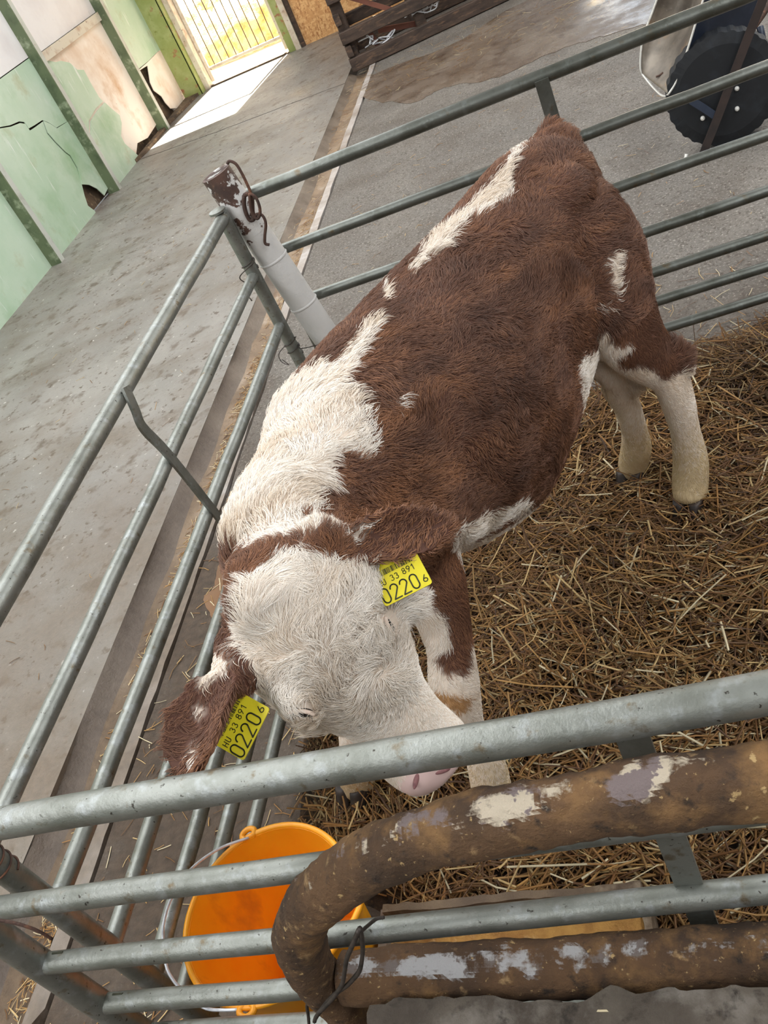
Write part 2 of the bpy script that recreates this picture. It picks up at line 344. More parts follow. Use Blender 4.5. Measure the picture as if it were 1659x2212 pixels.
# debris along the foot of the wall
fixn(obj('baseboard_left', prism([(XW+.0, 7.7), (XW+.05, 7.9), (XW+.07, 8.3), (XW+.06, 8.7), (XW+.12, 9.2), (XW+.16, 9.5), (XW, 9.55)], lambda a, b, w: (a, b, .03-w), .03), MT['brokenb'], None, kind='structure'))

# ---- back wall
YB = 9.62
wb = setk(obj('wall_back', box((-4.0, YB, 2.1), (-.45, YB+.12, 3.3)), MT['roof'], org=(-2, YB, 0)))
obj('corner_column', join(box((-3.84, YB-.16, 0), (-3.64, YB-.14, 3.3)), box((-3.65, YB-.16, 0), (-3.63, YB+.02, 3.3)), box((-3.84, YB-.0, 0), (-3.63, YB+.02, 3.3))), MT['greend'], wb)
obj('door_jamb', box((-3.63, YB-.06, 0), (-3.575, YB+.1, 2.1)), MT['trimw'], wb)
obj('door_post', box((-2.655, YB-.02, 0), (-2.575, YB+.1, 2.1)), MT['greend'], wb)
obj('door_jamb', box((-2.572, YB-.05, 0), (-2.515, YB+.1, 2.1)), MT['trimw'], wb)
obj('post', box((-2.51, YB-.03, 0), (-2.47, YB+.1, 2.1)), MT['wood'], wb)
obj('sill', box((-3.58, YB-.03, -.02), (-2.65, YB+.03, .012)), MT['brokenb'], wb)
for k, (a, b) in enumerate(((-2.468, -1.29), (-1.285, -.45))):
    obj('panel', box((a, YB, 0), (b, YB+.018, 2.1)), MT['osb'], wb)
obj('post', box((-.45, YB-.06, 0), (-.30, YB+.12, 3.3)), MT['wood'], wb)
setk(obj('sun_block_lintel', box((-.30, YB, 1.75), (7, YB+.12, 3.3)), MT['roof'], org=(3, YB, 1.75)))  # unseen lintel over the open bay, hung low to block sun patches
# ---- roof overhead (unseen sheet roof that blocks the sun; light comes from lamps added under it and open bays)
setk(obj('ceiling', box((-4.2, -4, 3.3), (7, 9.9, 3.36)), MT['roof'], org=(0, 0, 3.3)))
setk(obj('wall_front_blocker', box((-4.2, -3.6, 0), (7, -3.5, 3.3)), MT['roof'], org=(1, -3.55, 0)))  # unseen wall added behind the camera to cut front fill
setk(obj('wall_right_blocker', box((5.6, -3.5, 0), (5.7, 9.6, 3.3)), MT['roof'], org=(5.65, 3, 0)))  # unseen wall added to cut light from the right
# ---- yard beyond the gate
setk(obj('ground', grid(-14, 14, 9.64, 34, 30, 30, lambda V: -.02+.02*sines(V, 3, 1.5)), MT['outside'], org=(0, 20, -.02)))
gate = thing('gate', 'thin-barred metal gate with pale frame in the sunlit doorway', 'gate', (-3.1, 9.70, 0))
GY = 9.70
for a, b, t in (((-3.555, .03), (-3.555, 1.45), .035), ((-2.69, .03), (-2.69, 1.45), .035), ((-3.555, .15), (-2.69, .15), .03), ((-3.555, 1.43), (-2.69, 1.43), .03)):
    obj('frame_bar', bar((a[0], GY, a[1]), (b[0], GY, b[1]), t, t, up=(0, 1, 0), bev=.004), MT['trimw'], gate)
for k in range(9):
    x = -3.555+.0865*(k+1)
    obj('wire_bar', tube([(x, GY, .16), (x+rng.normal(0, .004), GY, .8), (x, GY, 1.42)], .0045, 6), MT['rust'], gate, smooth=True)
# heap of straw outside
def heap(V):
    h = 1.35*np.exp(-(((V[:, 0]+2.9)/2.6)**2)**1.5)*np.clip((V[:, 1]-10.5)/1.6, 0, 1)**.7*np.clip((15-V[:, 1])/2, 0, 1)
    return h*(1+.10*sines(V*np.array([1, 1, 0]), 5, 7)+.06*sines(V*np.array([1, 1, 0]), 6, 22))-.03
sh = obj('straw_heap', grid(-6.2, .4, 10.4, 15.2, 110, 90, heap), MT['balem'], smooth=True, label='sunlit heap of loose pale straw outside the gate', cat='straw heap', kind='stuff')
fr = thing('yard_fence', 'low brown board fence in the yard beyond the straw heap', 'fence', (-6, 17, 0))
for k in range(5): obj('fence_post', box((-8+k*2.2, 17, 0), (-7.9+k*2.2, 17.1, 1.5)), MT['wood'], fr)
for z in (.7, 1.25): obj('fence_board', bar((-8.2, 16.98, z), (1, 16.98, z), .04, .18), MT['wood'], fr)

# wet patch in front of the rack
def blob(c, pts, seed, amp, n=90):
    P = catmull(np.vstack([pts, pts[:1]]), max(4, n//len(pts)))[:-1]
    g = np.random.default_rng(seed)
    return [(p[0]+g.normal(0, amp), p[1]+g.normal(0, amp)) for p in P]
wp_ = [onz(*p)[:2] for p in ((790, 215), (890, 222), (960, 190), (1080, 165), (1200, 110), (1330, 70), (1440, 30), (1500, -60), (1300, -60), (1100, 20), (980, 95), (800, 165))]
obj('wet_patch', slab(blob(0, np.array(wp_), 3, .012), -.001, .003), MT['wet'], label='dark wet stain on the concrete in front of the wooden rack', cat='puddle', smooth=False)
pd = [onz(*p)[:2] for p in ((495, 1185), (520, 1195), (535, 1290), (520, 1400), (480, 1385), (455, 1330), (440, 1292), (462, 1270), (472, 1225))]
obj('puddle', slab(blob(0, np.array(pd), 4, .002), -.001, .003), MT['water'], label='small muddy brown puddle beside the pen rails', cat='puddle')
# ================================================================== pen hurdles
RZ = [.927, .75, .585, .436, .31, .217, .12]
def hurdle(label, A, B, mat, post_r=.019, cat='hurdle', tilt=0.0):
    """A, B: plan positions of the two end posts"""
    A = np.array(A); B = np.array(B)
    t = thing('pen_hurdle', label, cat, (A[0], A[1], 0), 'galvanised hurdles round the pen')
    for i, z in enumerate(RZ):
        n = 14; s = np.linspace(0, 1, n)
        P = np.stack([A[0]+(B[0]-A[0])*s, A[1]+(B[1]-A[1])*s, z+tilt*s], 1)
        P += rng.normal(0, .0008, P.shape)*np.array([[0 if k in (0, n-1) else 1] for k in range(n)])
        obj('rail', tube(P, .0185 if i == 0 else .0152, 16), mat, t, smooth=True, auto=50)
    for q, dz_ in ((A, 0), (B, tilt)):
        obj('end_post', tube([(q[0], q[1], 0.0), (q[0], q[1], .5), (q[0], q[1], RZ[0]+.012+dz_)], post_r, 16), mat, t, smooth=True, auto=50)
    return t
LA, LB = (-.968, 2.240), (-1.003, .537)
NA, NB = (-.992, .455), (.95, .470)
RA, RB = (-.935, 2.352), (.98, 2.425)
hl = hurdle('galvanised hurdle with a bent flat bar, beside the concrete gutter', LA, LB, MT['galv'])
hn = hurdle('galvanised hurdle in front of the orange bucket and the calf muzzle', NA, NB, MT['galv'], .021, tilt=.046)
hr = hurdle('galvanised hurdle behind the calf rump, facing the wheelbarrow', RA, RB, MT['galvd'], .017)
# flat bars
P = [onx(270, 835, -.962), onx(292, 885, -.962), onx(310, 925, -.964), onx(365, 983, -.968), onx(465, 1108, -.970), onx(530, 1192, -.972)]
d = (P[-1]-P[-2]); d /= np.linalg.norm(d); P.append(P[-1]+d*((.13-P[-1][2])/d[2]))
P = catmull(P, 5)
def strap(P, wv, half, th, nrm):
    P = np.asarray(P); nrm = np.array(nrm, float); V = []
    T = np.gradient(P, axis=0); T /= np.linalg.norm(T, axis=1)[:, None]
    for p, t in zip(P, T):
        s = np.cross(t, nrm); s /= np.linalg.norm(s)
        V += [p+s*half-nrm*th, p-s*half-nrm*th, p-s*half+nrm*th, p+s*half+nrm*th]
    m = len(P); F = [[i*4+j, i*4+(j+1)%4, (i+1)*4+(j+1)%4, (i+1)*4+j] for i in range(m-1) for j in range(4)] + [[3, 2, 1, 0], [4*m-4, 4*m-3, 4*m-2, 4*m-1]]
    return np.array(V), F
fixn(obj('flat_bar', strap(P, None, .0125, .003, (1, 0, 0)), MT['galv'], hl, label='flat bar bent at its loose upper end'))
xb = -.078
fixn(obj('flat_bar', strap([(xb-.012, 2.36, RZ[0]), (xb, 2.357, .5), (xb+.01, 2.352, RZ[-1])], None, .0175, .003, (0, 1, 0)), MT['galvd'], hr))
ba = onz(1339, 1575, RZ[0]+.02)
fixn(obj('flat_bar', strap([(ba[0]+.004, .472, RZ[0]+.02), (ba[0]+.006, .472, .57), (ba[0]+.01, .472, RZ[-1]+.02)], None, .0150, .003, (0, 1, 0)), MT['galv'], hn))
for i, sx_ in ((2, .03), (3, .032), (4, .034), (5, .036)):
    a_ = np.array([NA[0]+sx_, .4555+.006, RZ[i]+.0138]); obj('drain_slot', tube([a_, a_+np.array([.018, 0, 0])], .0022, 6), MT['ink'], hn)
v_, f_ = tube([np.array([LA[0]-.004, LA[1]-.01, RZ[0]+.020]), np.array([LA[0]-.004, LA[1]-.01, RZ[0]+.026])], .024, 16); obj('cap_plate', (v_, f_), MT['galv'], hl)
# ================================================================== corner post with chain
pt = ony(466, 374, 2.295); pb0 = ony(704, 726, 2.295)
pdv = pb0-pt; base = pt+pdv*((0-pt[2])/pdv[2])
post = thing('tube_post', 'white painted tube post with a rusty open top in the pen corner', 'post', base)
PR = .042
def along(z): return pt+pdv*((z-pt[2])/pdv[2])
MT['postw'] = pmat('post_paint', S(205,205,206), [(S(188,188,190), 8, 6, .45, .7), (S(74,56,50), 22, 9, .60, .63), (S(150,120,100), 9, 8, .66, .72)], rough=.45, bump=.1)
MT['postr'] = pmat('post_rust', S(92,66,55), [(S(66,48,42), 14, 8, .42, .62), (S(128,96,76), 26, 8, .6, .7)], rough=.6, bump=.25, bscale=90)
def flaking(m, z0, z1, pale):
    nt = m.node_tree; N = nt.nodes; L = nt.links; bs = N['Principled BSDF']; src = bs.inputs['Base Color'].links[0].from_socket
    tc = N.new('ShaderNodeTexCoord'); sx = N.new('ShaderNodeSeparateXYZ'); L.new(tc.outputs['Object'], sx.inputs[0])
    mr = N.new('ShaderNodeMapRange'); L.new(sx.outputs['Z'], mr.inputs['Value']); mr.inputs['From Min'].default_value = z0; mr.inputs['From Max'].default_value = z1; mr.inputs['To Min'].default_value = .36; mr.inputs['To Max'].default_value = -.12
    nz = N.new('ShaderNodeTexNoise'); nz.inputs['Scale'].default_value = 19; nz.inputs['Detail'].default_value = 9; nz.inputs['Roughness'].default_value = .62; L.new(tc.outputs['Object'], nz.inputs['Vector'])
    ad = N.new('ShaderNodeMath'); ad.operation = 'ADD'; L.new(mr.outputs[0], ad.inputs[0]); L.new(nz.outputs['Fac'], ad.inputs[1])
    st = N.new('ShaderNodeMapRange'); L.new(ad.outputs[0], st.inputs['Value']); st.inputs['From Min'].default_value = .55; st.inputs['From Max'].default_value = .575
    n2 = N.new('ShaderNodeTexNoise'); n2.inputs['Scale'].default_value = 8; n2.inputs['Detail'].default_value = 6; L.new(tc.outputs['Object'], n2.inputs['Vector'])
    pm = N.new('ShaderNodeMix'); pm.data_type = 'RGBA'; L.new(n2.outputs['Fac'], pm.inputs['Factor']); pm.inputs[6].default_value = pale[0]; pm.inputs[7].default_value = pale[1]
    mx = N.new('ShaderNodeMix'); mx.data_type = 'RGBA'; L.new(st.outputs[0], mx.inputs['Factor']); L.new(src, mx.inputs[6]); L.new(pm.outputs[2], mx.inputs[7]); L.new(mx.outputs[2], bs.inputs['Base Color'])
flaking(MT['postr'], .72, 1.10, (S(190,186,180), S(220,218,216)))
def ptube(z0, z1, r, n=24):
    return tube([along(z) for z in np.linspace(z0, z1, 6)], r, n, caps=False)
obj('painted_shaft', ptube(0, .845, PR), MT['postr'], post, smooth=True)
top = tube([along(z) for z in np.linspace(.845, pt[2], 6)], PR+.0006, 24, caps=False)
topi = tube([along(z) for z in np.linspace(pt[2], .80, 6)], PR-.006, 24, caps=False)
n = 24; V, F = join(top, topi)
F += [[5*n+j, 5*n+(j+1)%n, 6*n+(j+1)%n, 6*n+j] for j in range(n)]
obj('rusty_top', (V, F), MT['postr'], post, smooth=True, auto=40)
for z in (.755, .600):
    ring = tube([along(z-.004), along(z), along(z+.004)], [PR+.0005, PR+.003, PR+.0005], 24, caps=False)
    obj('weld_ring', ring, MT['postr'], post, smooth=True)
ZP = lambda L, Y: [ony(350+a*.3315, 330+b*.3315, Y) for a, b in L]
ch = thing('hook_chain', 'rusty bent hook and ring hanging on the white post', 'chain', along(.95))
obj('hook', tube(catmull(ZP([(425, 72), (440, 55), (480, 72), (515, 125), (550, 195), (578, 262), (575, 300)], 2.245), 5), .0042, 8), MT['rust'], ch, smooth=True)
lk = catmull(ZP([(570, 265), (610, 290), (635, 350), (638, 400), (620, 430), (590, 400), (575, 340), (570, 265)], 2.240), 4)
obj('link', tube(lk, .0042, 8), MT['rust'], ch, smooth=True)
lk = catmull(ZP([(535, 280), (560, 268), (585, 300), (590, 380), (600, 425), (575, 440), (550, 400), (535, 340), (535, 280)], 2.250), 4)
obj('link', tube(lk, .006, 8), MT['rust'], ch, smooth=True)
obj('hook', tube(catmull(ZP([(605, 425), (620, 400), (655, 410), (676, 460), (670, 540), (672, 590), (700, 600)], 2.243), 5), .0042, 8), MT['rust'], ch, smooth=True)
# tie wires
def wire(label, P, r=.0016, m=5, mat='wire', name='tie_wire'):
    return obj(name, tube(catmull(P, m), r, 6), MT[mat], None, smooth=True, label=label, cat='wire')
a = along(.77)
def loop(c, rad, z, n=9, t0=0, t1=2*math.pi, dz=.004):
    return [np.array([c[0]+rad*math.cos(t), c[1]+rad*math.sin(t), z+dz*k]) for k, t in enumerate(np.linspace(t0, t1, n))]
wire('tie wire looped round the hurdle post under the rusty post top', loop((LA[0], LA[1]), .0215, .765) + [np.array([-.945, 2.222, .79]), np.array([-.99, 2.20, .775]), np.array([-.995, 2.215, .75]), np.array([-.97, 2.205, .742]), np.array([-1.0, 2.20, .735]), np.array([-.99, 2.19, .70])])
wire('tie wire pulled between hurdle post and white post low down', loop((LA[0], LA[1]), .0215, .475) + [np.array([-.94, 2.222, .50]), np.array([-.885, 2.245, .482])], .0014)
wire('curly loose tie wire end on the hurdle post behind the calf neck', loop((LA[0], LA[1]), .022, .50) + [np.array([-1.0, 2.21, .515]), np.array([-1.005, 2.20, .49]), np.array([-.985, 2.19, .478]), np.array([-.995, 2.19, .50])], .0014)
# ================================================================== stall pipe in front of the near hurdle
def pipe_mat(name, thr, white, grey):
    m = pmat(name, S(118,86,56), [(S(72,52,35), 7, 9, .40, .62), (S(158,118,72), 13, 9, .52, .68), (S(196,160,112), 34, 8, .62, .74), (S(50,38,28), 46, 8, .58, .70), (S(206,172,118), 120, 5, .64, .70)], rough=.88, bump=1.0, bscale=95, bdist=.016)
    nt = m.node_tree; N = nt.nodes; L = nt.links; bs = N['Principled BSDF']
    src = bs.inputs['Base Color'].links[0].from_socket
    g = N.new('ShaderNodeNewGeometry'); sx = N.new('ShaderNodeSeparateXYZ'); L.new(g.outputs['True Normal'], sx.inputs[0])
    tc = N.new('ShaderNodeTexCoord')
    def nz(s, d):
        q = N.new('ShaderNodeTexNoise'); q.inputs['Scale'].default_value = s; q.inputs['Detail'].default_value = d; q.inputs['Roughness'].default_value = .65
        L.new(tc.outputs['Object'], q.inputs['Vector']); return q.outputs['Fac']
    def mth(op, a, b, clamp=False):
        q = N.new('ShaderNodeMath'); q.operation = op; q.use_clamp = clamp
        for k, v in ((0, a), (1, b)):
            if isinstance(v, (int, float)): q.inputs[k].default_value = v
            else: L.new(v, q.inputs[k])
        return q.outputs[0]
    # worn, wiped paint along the upper side where the animals rub; crust lower down
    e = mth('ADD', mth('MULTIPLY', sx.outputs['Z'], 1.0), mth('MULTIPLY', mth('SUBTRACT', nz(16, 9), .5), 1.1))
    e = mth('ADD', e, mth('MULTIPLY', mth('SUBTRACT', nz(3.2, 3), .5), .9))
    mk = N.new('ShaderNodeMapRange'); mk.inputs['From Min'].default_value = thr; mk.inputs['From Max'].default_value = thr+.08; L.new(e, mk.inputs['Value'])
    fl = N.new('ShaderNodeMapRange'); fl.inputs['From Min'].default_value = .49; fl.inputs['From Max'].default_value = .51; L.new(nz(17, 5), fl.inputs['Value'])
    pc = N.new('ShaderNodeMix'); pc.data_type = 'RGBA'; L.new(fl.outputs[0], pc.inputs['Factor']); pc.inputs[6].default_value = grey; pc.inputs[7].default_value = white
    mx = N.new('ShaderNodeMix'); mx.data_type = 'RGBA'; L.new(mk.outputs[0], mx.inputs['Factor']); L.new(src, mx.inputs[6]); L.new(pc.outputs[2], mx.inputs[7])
    L.new(mx.outputs[2], bs.inputs['Base Color'])
    rm = N.new('ShaderNodeMapRange'); rm.inputs['To Min'].default_value = .85; rm.inputs['To Max'].default_value = .5; L.new(mk.outputs[0], rm.inputs['Value']); L.new(rm.outputs[0], bs.inputs['Roughness'])
    return m
MT['pipeA'] = pipe_mat('dung_pipe', .95, S(222,206,182), S(140,124,122))
MT['pipeB'] = pipe_mat('dung_pipe_rail', .93, S(196,194,194), S(128,116,110))
def crust(P, r, n, amp, seed):
    V, F = tube(P, r, n)
    m = len(P); c = np.repeat(np.asarray(P), n, 0)
    d = V-c; L = np.linalg.norm(d, axis=1)[:, None]
    h = amp*(sines(V, seed, 45)+.7*sines(V, seed+1, 120)+.5*sines(V, seed+2, 300))
    return c+d*(1+(h/r)[:, None]), F
YP = .410
bend = [ony(a, b, YP) for a, b in ((1640, 1688), (1500, 1705), (1289, 1736), (1100, 1768), (950, 1801), (820, 1850), (729, 1905), (664, 1968), (646, 2025), (670, 2086), (711, 2139))]
xs0 = bend[-1][0]+.003
top_pts = [np.array([.95, YP, .915]), np.array([.4, YP, .912])] + bend + [np.array([xs0+.006, YP, .42]), np.array([xs0+.008, YP, .2]), np.array([xs0+.008, YP, 0])]
def resample(P, step):
    P = catmull(P, 12); s = np.concatenate([[0], np.cumsum(np.linalg.norm(np.diff(P, axis=0), axis=1))])
    q = np.linspace(0, s[-1], int(s[-1]/step)); return np.stack([np.interp(q, s, P[:, k]) for k in range(3)], 1)
pipe = thing('stall_pipe', 'thick bent pipe barrier caked with brown dung and flaking paint', 'pipe barrier', (xs0, YP, 0))
obj('bent_pipe', crust(resample(top_pts, .006), .0300, 44, .0013, 60), MT['pipeA'], pipe, smooth=True)
lowp = [np.array([xs0+.035, YP, .588]), ony(900, 2103, YP), ony(1100, 2095, YP), ony(1289, 2087, YP), ony(1500, 2075, YP), np.array([.3, YP, .572]), np.array([.95, YP, .572])]
obj('lower_pipe', crust(resample(lowp, .006), .0325, 44, .0012, 70), MT['pipeB'], pipe, smooth=True)
ZW = lambda L, Y: [ony(560+a*.3617, 1750+b*.3617, Y) for a, b in L]
wire('thick dark tie wire wrapped round the dung-caked pipe joint', ZW([(600, 705), (612, 760), (618, 830), (612, 900), (598, 960), (560, 1010), (520, 1050), (470, 1085)], .372) + ZW([(420, 1130), (380, 1180), (340, 1235), (330, 1262)], .374), .0027)
wire('second strand of dark wire crossing the pipe joint', ZW([(595, 715), (560, 800), (525, 880), (510, 960), (495, 1040), (450, 1110), (400, 1165), (350, 1215)], .371), .0027)
wire('dark wire tail hanging below the pipe bend over the hurdle', ZW([(330, 1105), (300, 1120), (285, 1165), (292, 1220), (297, 1275)], .40), .0022)
wire('wiry dark twig lying on the hurdle rail by the pipe', [p+np.array([0, 0, .0]) for p in ZW([(575, 770), (610, 725), (660, 680), (700, 650), (745, 640)], .432)], .0022)
wire('rusty wire sagging across the hurdle corner by the gutter', [ony(a, b, .425) for a, b in ((-30, 1984), (0, 1988), (40, 1996), (80, 2010), (112, 2028))], .0022, mat='rust')
q = [np.array([LB[0]+.0205*math.cos(t), LB[1]+.0205*math.sin(t), .70+.0028*t/1.05]) for t in np.linspace(0, 6*math.pi, 40)]
wire('rusty wire coiled round the near end post of the gutter hurdle', q, .0016, 2, 'rust')
# ================================================================== rough concrete manger wall
def rough_block(x0, x1, y0, y1, z0, z1, nx, ny, nz_, amp, seed):
    V, F = [], []
    def face(o, a, b, na, nb):
        st = len(V)
        for j in range(nb+1):
            for i in range(na+1): V.append(o+a*i/na+b*j/nb)
        for j in range(nb):
            for i in range(na): F.append([st+j*(na+1)+i, st+j*(na+1)+i+1, st+(j+1)*(na+1)+i+1, st+(j+1)*(na+1)+i])
    o = np.array([x0, y0, z0], float); X = np.array([x1-x0, 0, 0]); Y = np.array([0, y1-y0, 0]); Z = np.array([0, 0, z1-z0])
    face(o+Z, X, Y, nx, ny); face(o, X, Z, nx, nz_); face(o+Y+X, -X, Z, nx, nz_); face(o+Y, -Y, Z, ny, nz_); face(o+X, Y, Z, ny, nz_)
    V = np.array(V)
    h = np.stack([sines(V, seed+k, 40)+.8*sines(V, seed+10+k, 110)+.5*sines(V, seed+20+k, 260) for k in range(3)], 1)
    return V+h*amp, F
obj('manger_wall', rough_block(-.46, 1.4, .05, .369, 0, .606, 260, 46, 60, .0035, 80), MT['kerb'], smooth=True, label='rough low concrete manger wall under the dung-caked lower pipe', cat='concrete wall')
# ================================================================== bucket
BC = np.array([-.815, .645]); BZ0, BZ1 = .012, .30
bucket = thing('bucket', 'orange plastic bucket with wire handle in the pen corner', 'bucket', (BC[0], BC[1], BZ0))
nb = 72; th = np.arange(nb)*2*math.pi/nb
def brad(z, th, off=0.0):
    s = (z-BZ0)/(BZ1-BZ0); r = .112+(.152-.112)*s
    sp = np.exp(-(((th+.0+math.pi) % (2*math.pi)-math.pi)/.34)**2)*.026*max(0, (s-.55)/.45)**1.5
    fl = .012*max(0, (s-.9)/.1)**2
    return r+sp+off+fl*0
def bring(z, off):
    r = brad(z, th, off); return np.stack([BC[0]+r*np.cos(th), BC[1]+r*np.sin(th), np.full(nb, z)], 1)
zs = np.linspace(BZ0, BZ1, 14)
rings = [bring(z, 0) for z in zs] + [bring(z, -.003) for z in zs[::-1][:-1]] + [bring(BZ0+.004, -.003)]
V = np.concatenate(rings); m = len(rings)
F = [[i*nb+j, i*nb+(j+1)%nb, (i+1)*nb+(j+1)%nb, (i+1)*nb+j] for i in range(m-1) for j in range(nb)] + [list(range(nb))[::-1], list(range((m-1)*nb, m*nb))]
obj('shell', (V, F), MT['orange'], bucket, smooth=True, auto=50)
rp = np.stack([BC[0]+brad(BZ1, th, .003)*np.cos(th), BC[1]+brad(BZ1, th, .003)*np.sin(th), np.full(nb, BZ1)], 1)
rp[:, 2] += .006*np.exp(-(((th+math.pi) % (2*math.pi)-math.pi)/.3)**2)
def ringtube(P, r, n=8):
    V, F = tube(np.vstack([P, P[:2]]), r, n, caps=False); return V, F
obj('rim', ringtube(rp, .0055), MT['orange'], bucket, smooth=True)
ob = onz
ZB = lambda a, b, z: onz(340+a*.3014, 1760+b*.3014, z)
l1 = ZB(655, 150, BZ1+.002); l2 = ZB(640, 1400, BZ1+.002)
def clampb(p, rmax=.178, rmin=.150):
    d = p[:2]-BC; r = np.linalg.norm(d); d = d/r*min(max(r, rmin), rmax); return np.array([BC[0]+d[0], BC[1]+d[1], p[2]])
for l in (l1, l2):
    l = clampb(l, .166, .160); dd = np.append((l[:2]-BC)/np.linalg.norm(l[:2]-BC), 0); tt = np.array([-dd[1], dd[0], 0])
    arc = [l+dd*.010*math.cos(a)+tt*.013*math.sin(a) for a in np.linspace(-2.6, 2.6, 16)]
    obj('handle_lug', tube(arc, .0055, 8), MT['orange'], bucket, smooth=True)
hz = [(655, 165, .302), (580, 190, .312), (470, 230, .326), (350, 300, .342), (240, 390, .356), (150, 500, .368), (95, 610, .376), (60, 710, .38), (38, 850, .38), (60, 1070, .37), (110, 1180, .36), (170, 1250, .35), (250, 1330, .33), (350, 1388, .318), (450, 1400, .31), (590, 1398, .303)]
hp = [ZB(*q) for q in hz]
hp = [np.array([max(p[0], -.982), max(p[1], .478), p[2]]) for p in hp]
obj('wire_handle', tube(catmull(hp, 4), .0026, 8), MT['silver'], bucket, smooth=True)
# ================================================================== feed trough half buried in straw
tr = thing('feed_trough', 'shallow board trough with ochre feed bed, half buried in straw', 'trough', (-.44, .62, 0))
tx0, tx1, ty0, ty1, tz = -.655, -.205, .60, .700, .17
obj('side_board', rough_block(tx0, tx1, ty1-.014, ty1, .01, tz, 60, 2, 20, .0012, 90), MT['trough'], tr, smooth=True, auto=40)
obj('side_board', rough_block(tx0, tx1, ty0, ty0+.014, .01, tz-.05, 60, 2, 20, .0012, 91), MT['trough'], tr, smooth=True, auto=40)
obj('end_board', rough_block(tx0-.012, tx0+.004, ty0, ty1, .01, tz-.02, 3, 20, 20, .001, 92), MT['lip'], tr, smooth=True, auto=40)
obj('end_board', rough_block(tx1-.006, tx1+.008, ty0, ty1, .01, tz-.03, 3, 20, 20, .001, 93), MT['trough'], tr, smooth=True, auto=40)
V, F = grid(tx0+.004, tx1-.006, ty0+.012, ty1-.012, 90, 30, lambda V: .135+.008*sines(V*np.array([1, 1, 0]), 94, 30)+.004*sines(V*np.array([1, 1, 0]), 95, 140))
obj('feed_bed', (V, F), MT['feed'], tr, smooth=True)
# ================================================================== wheelbarrow beyond the pen
WY = 3.86
ZC = lambda a, b, Y=WY: ony(1340+a*.1923, b*.1923, Y)
wbw = thing('wheelbarrow', 'sheet-metal wheelbarrow with a solid black wheel beyond the pen', 'wheelbarrow', (ZC(1150, 1800)[0], WY, 0))
wc = ony(1566, 222, WY); WR = .218; wc = np.array([wc[0], WY, WR])
# wheel: solid disc cut from belting with a ragged rim
nw = 120; aw = np.arange(nw)*2*math.pi/nw
wheel_n = np.array([-.10, -.99, 0]); wheel_n /= np.linalg.norm(wheel_n); wheel_s = np.array([wheel_n[1], -wheel_n[0], 0])*-1
def wpt(r, a, o): return wc + wheel_s*r*math.cos(a) + np.array([0, 0, 1])*r*math.sin(a) + wheel_n*o
rr = WR*(1+np.where(np.arange(nw)%4 < 2, .0, -.022)+rng.normal(0, .003, nw)); rr = np.minimum(rr, WR)
V = [wpt(rr[i], aw[i], .035) for i in range(nw)] + [wpt(rr[i], aw[i], -.035) for i in range(nw)] + [wpt(WR*.8, aw[i], .043) for i in range(nw)] + [wpt(WR*.8, aw[i], -.043) for i in range(nw)]
F = [[i, (i+1)%nw, nw+(i+1)%nw, nw+i] for i in range(nw)] + [[2*nw+i, 2*nw+(i+1)%nw, (i+1)%nw, i] for i in range(nw)] + [[nw+i, nw+(i+1)%nw, 3*nw+(i+1)%nw, 3*nw+i] for i in range(nw)] + [list(range(2*nw, 3*nw))[::-1], list(range(3*nw, 4*nw))]
whl = fixn(obj('wheel', (np.array(V), F), MT['rubber'], wbw))
for a, b in ((1310, 995), (1312, 1222), (925, 1330)):
    c = ZC(a, b, WY-.05); V, F = tube([c+wheel_n*.012, c+wheel_n*.006, c-wheel_n*.004], [.004, .0085, .009], 12)
    obj('bolt', (V, F), MT['bright'], whl, smooth=True, auto=40)
# curved fork strap in front of the wheel
fk = catmull([ZC(1660, -150, WY-.10), ZC(1600, 0, WY-.10), ZC(1430, 430, WY-.09), ZC(1250, 900, WY-.085), ZC(1100, 1300, WY-.08), ZC(960, 1650, WY-.08), ZC(885, 1815, WY-.07), ZC(830, 1860, WY-.05), ZC(765, 1850, WY-.02)], 6)
MT['oldiron'] = pmat('old_iron', S(58,46,42), [(S(40,34,33), 12, 7, .45, .7)], rough=.6)
fixn(obj('fork_strap', strap(fk, None, .016, .004, wheel_n), MT['oldiron'], wbw))
fixn(obj('fork_brace', strap([ZC(800, 1130, WY-.06), ZC(930, 1210, WY-.065), ZC(1080, 1310, WY-.07)], None, .014, .003, wheel_n), MT['navy'], wbw))
obj('toe_ring', tube(catmull([ZC(745, 1730, WY-.02), ZC(735, 1800, WY-.03), ZC(765, 1850, WY-.04), ZC(830, 1855, WY-.055), ZC(885, 1800, WY-.065)], 5), .008, 8), MT['bright'], wbw, smooth=True)
# tray: bent sheet, open towards the camera side, bright rolled edge
lr = [ZC(a, b, WY+.30) for a, b in ((520, -330), (410, 0), (340, 190), (260, 400), (230, 600), (225, 760), (245, 830))]
rr_ = [ZC(a, b, WY-.02) for a, b in ((1010, -260), (930, 0), (880, 150), (780, 480), (700, 720), (620, 930), (540, 1060))]
lr = catmull(lr, 5); rr2 = catmull(rr_, 5)
V = []; m = 14; k = len(lr)
for i in range(k):
    for j in range(m+1):
        s = j/m; p = lr[i]*(1-s)+rr2[i]*s
        V.append(p+np.array([.10, .16, .02])*math.sin(math.pi*s)**.8*min(1, (k-1-i)/(k*.45)))
F = [[i*(m+1)+j, i*(m+1)+j+1, (i+1)*(m+1)+j+1, (i+1)*(m+1)+j] for i in range(k-1) for j in range(m)]
tray = obj('tray', (np.array(V), F), MT['tray'], wbw, smooth=True)
sm = tray.modifiers.new('thick', 'SOLIDIFY'); sm.thickness = .004; sm.offset = 1
edge = np.vstack([lr, catmull([lr[-1], ZC(330, 940, WY+.2), ZC(440, 1055, WY+.10), ZC(500, 1082, WY+.04), rr2[-1]], 5)[1:], rr2[::-1][1:]])
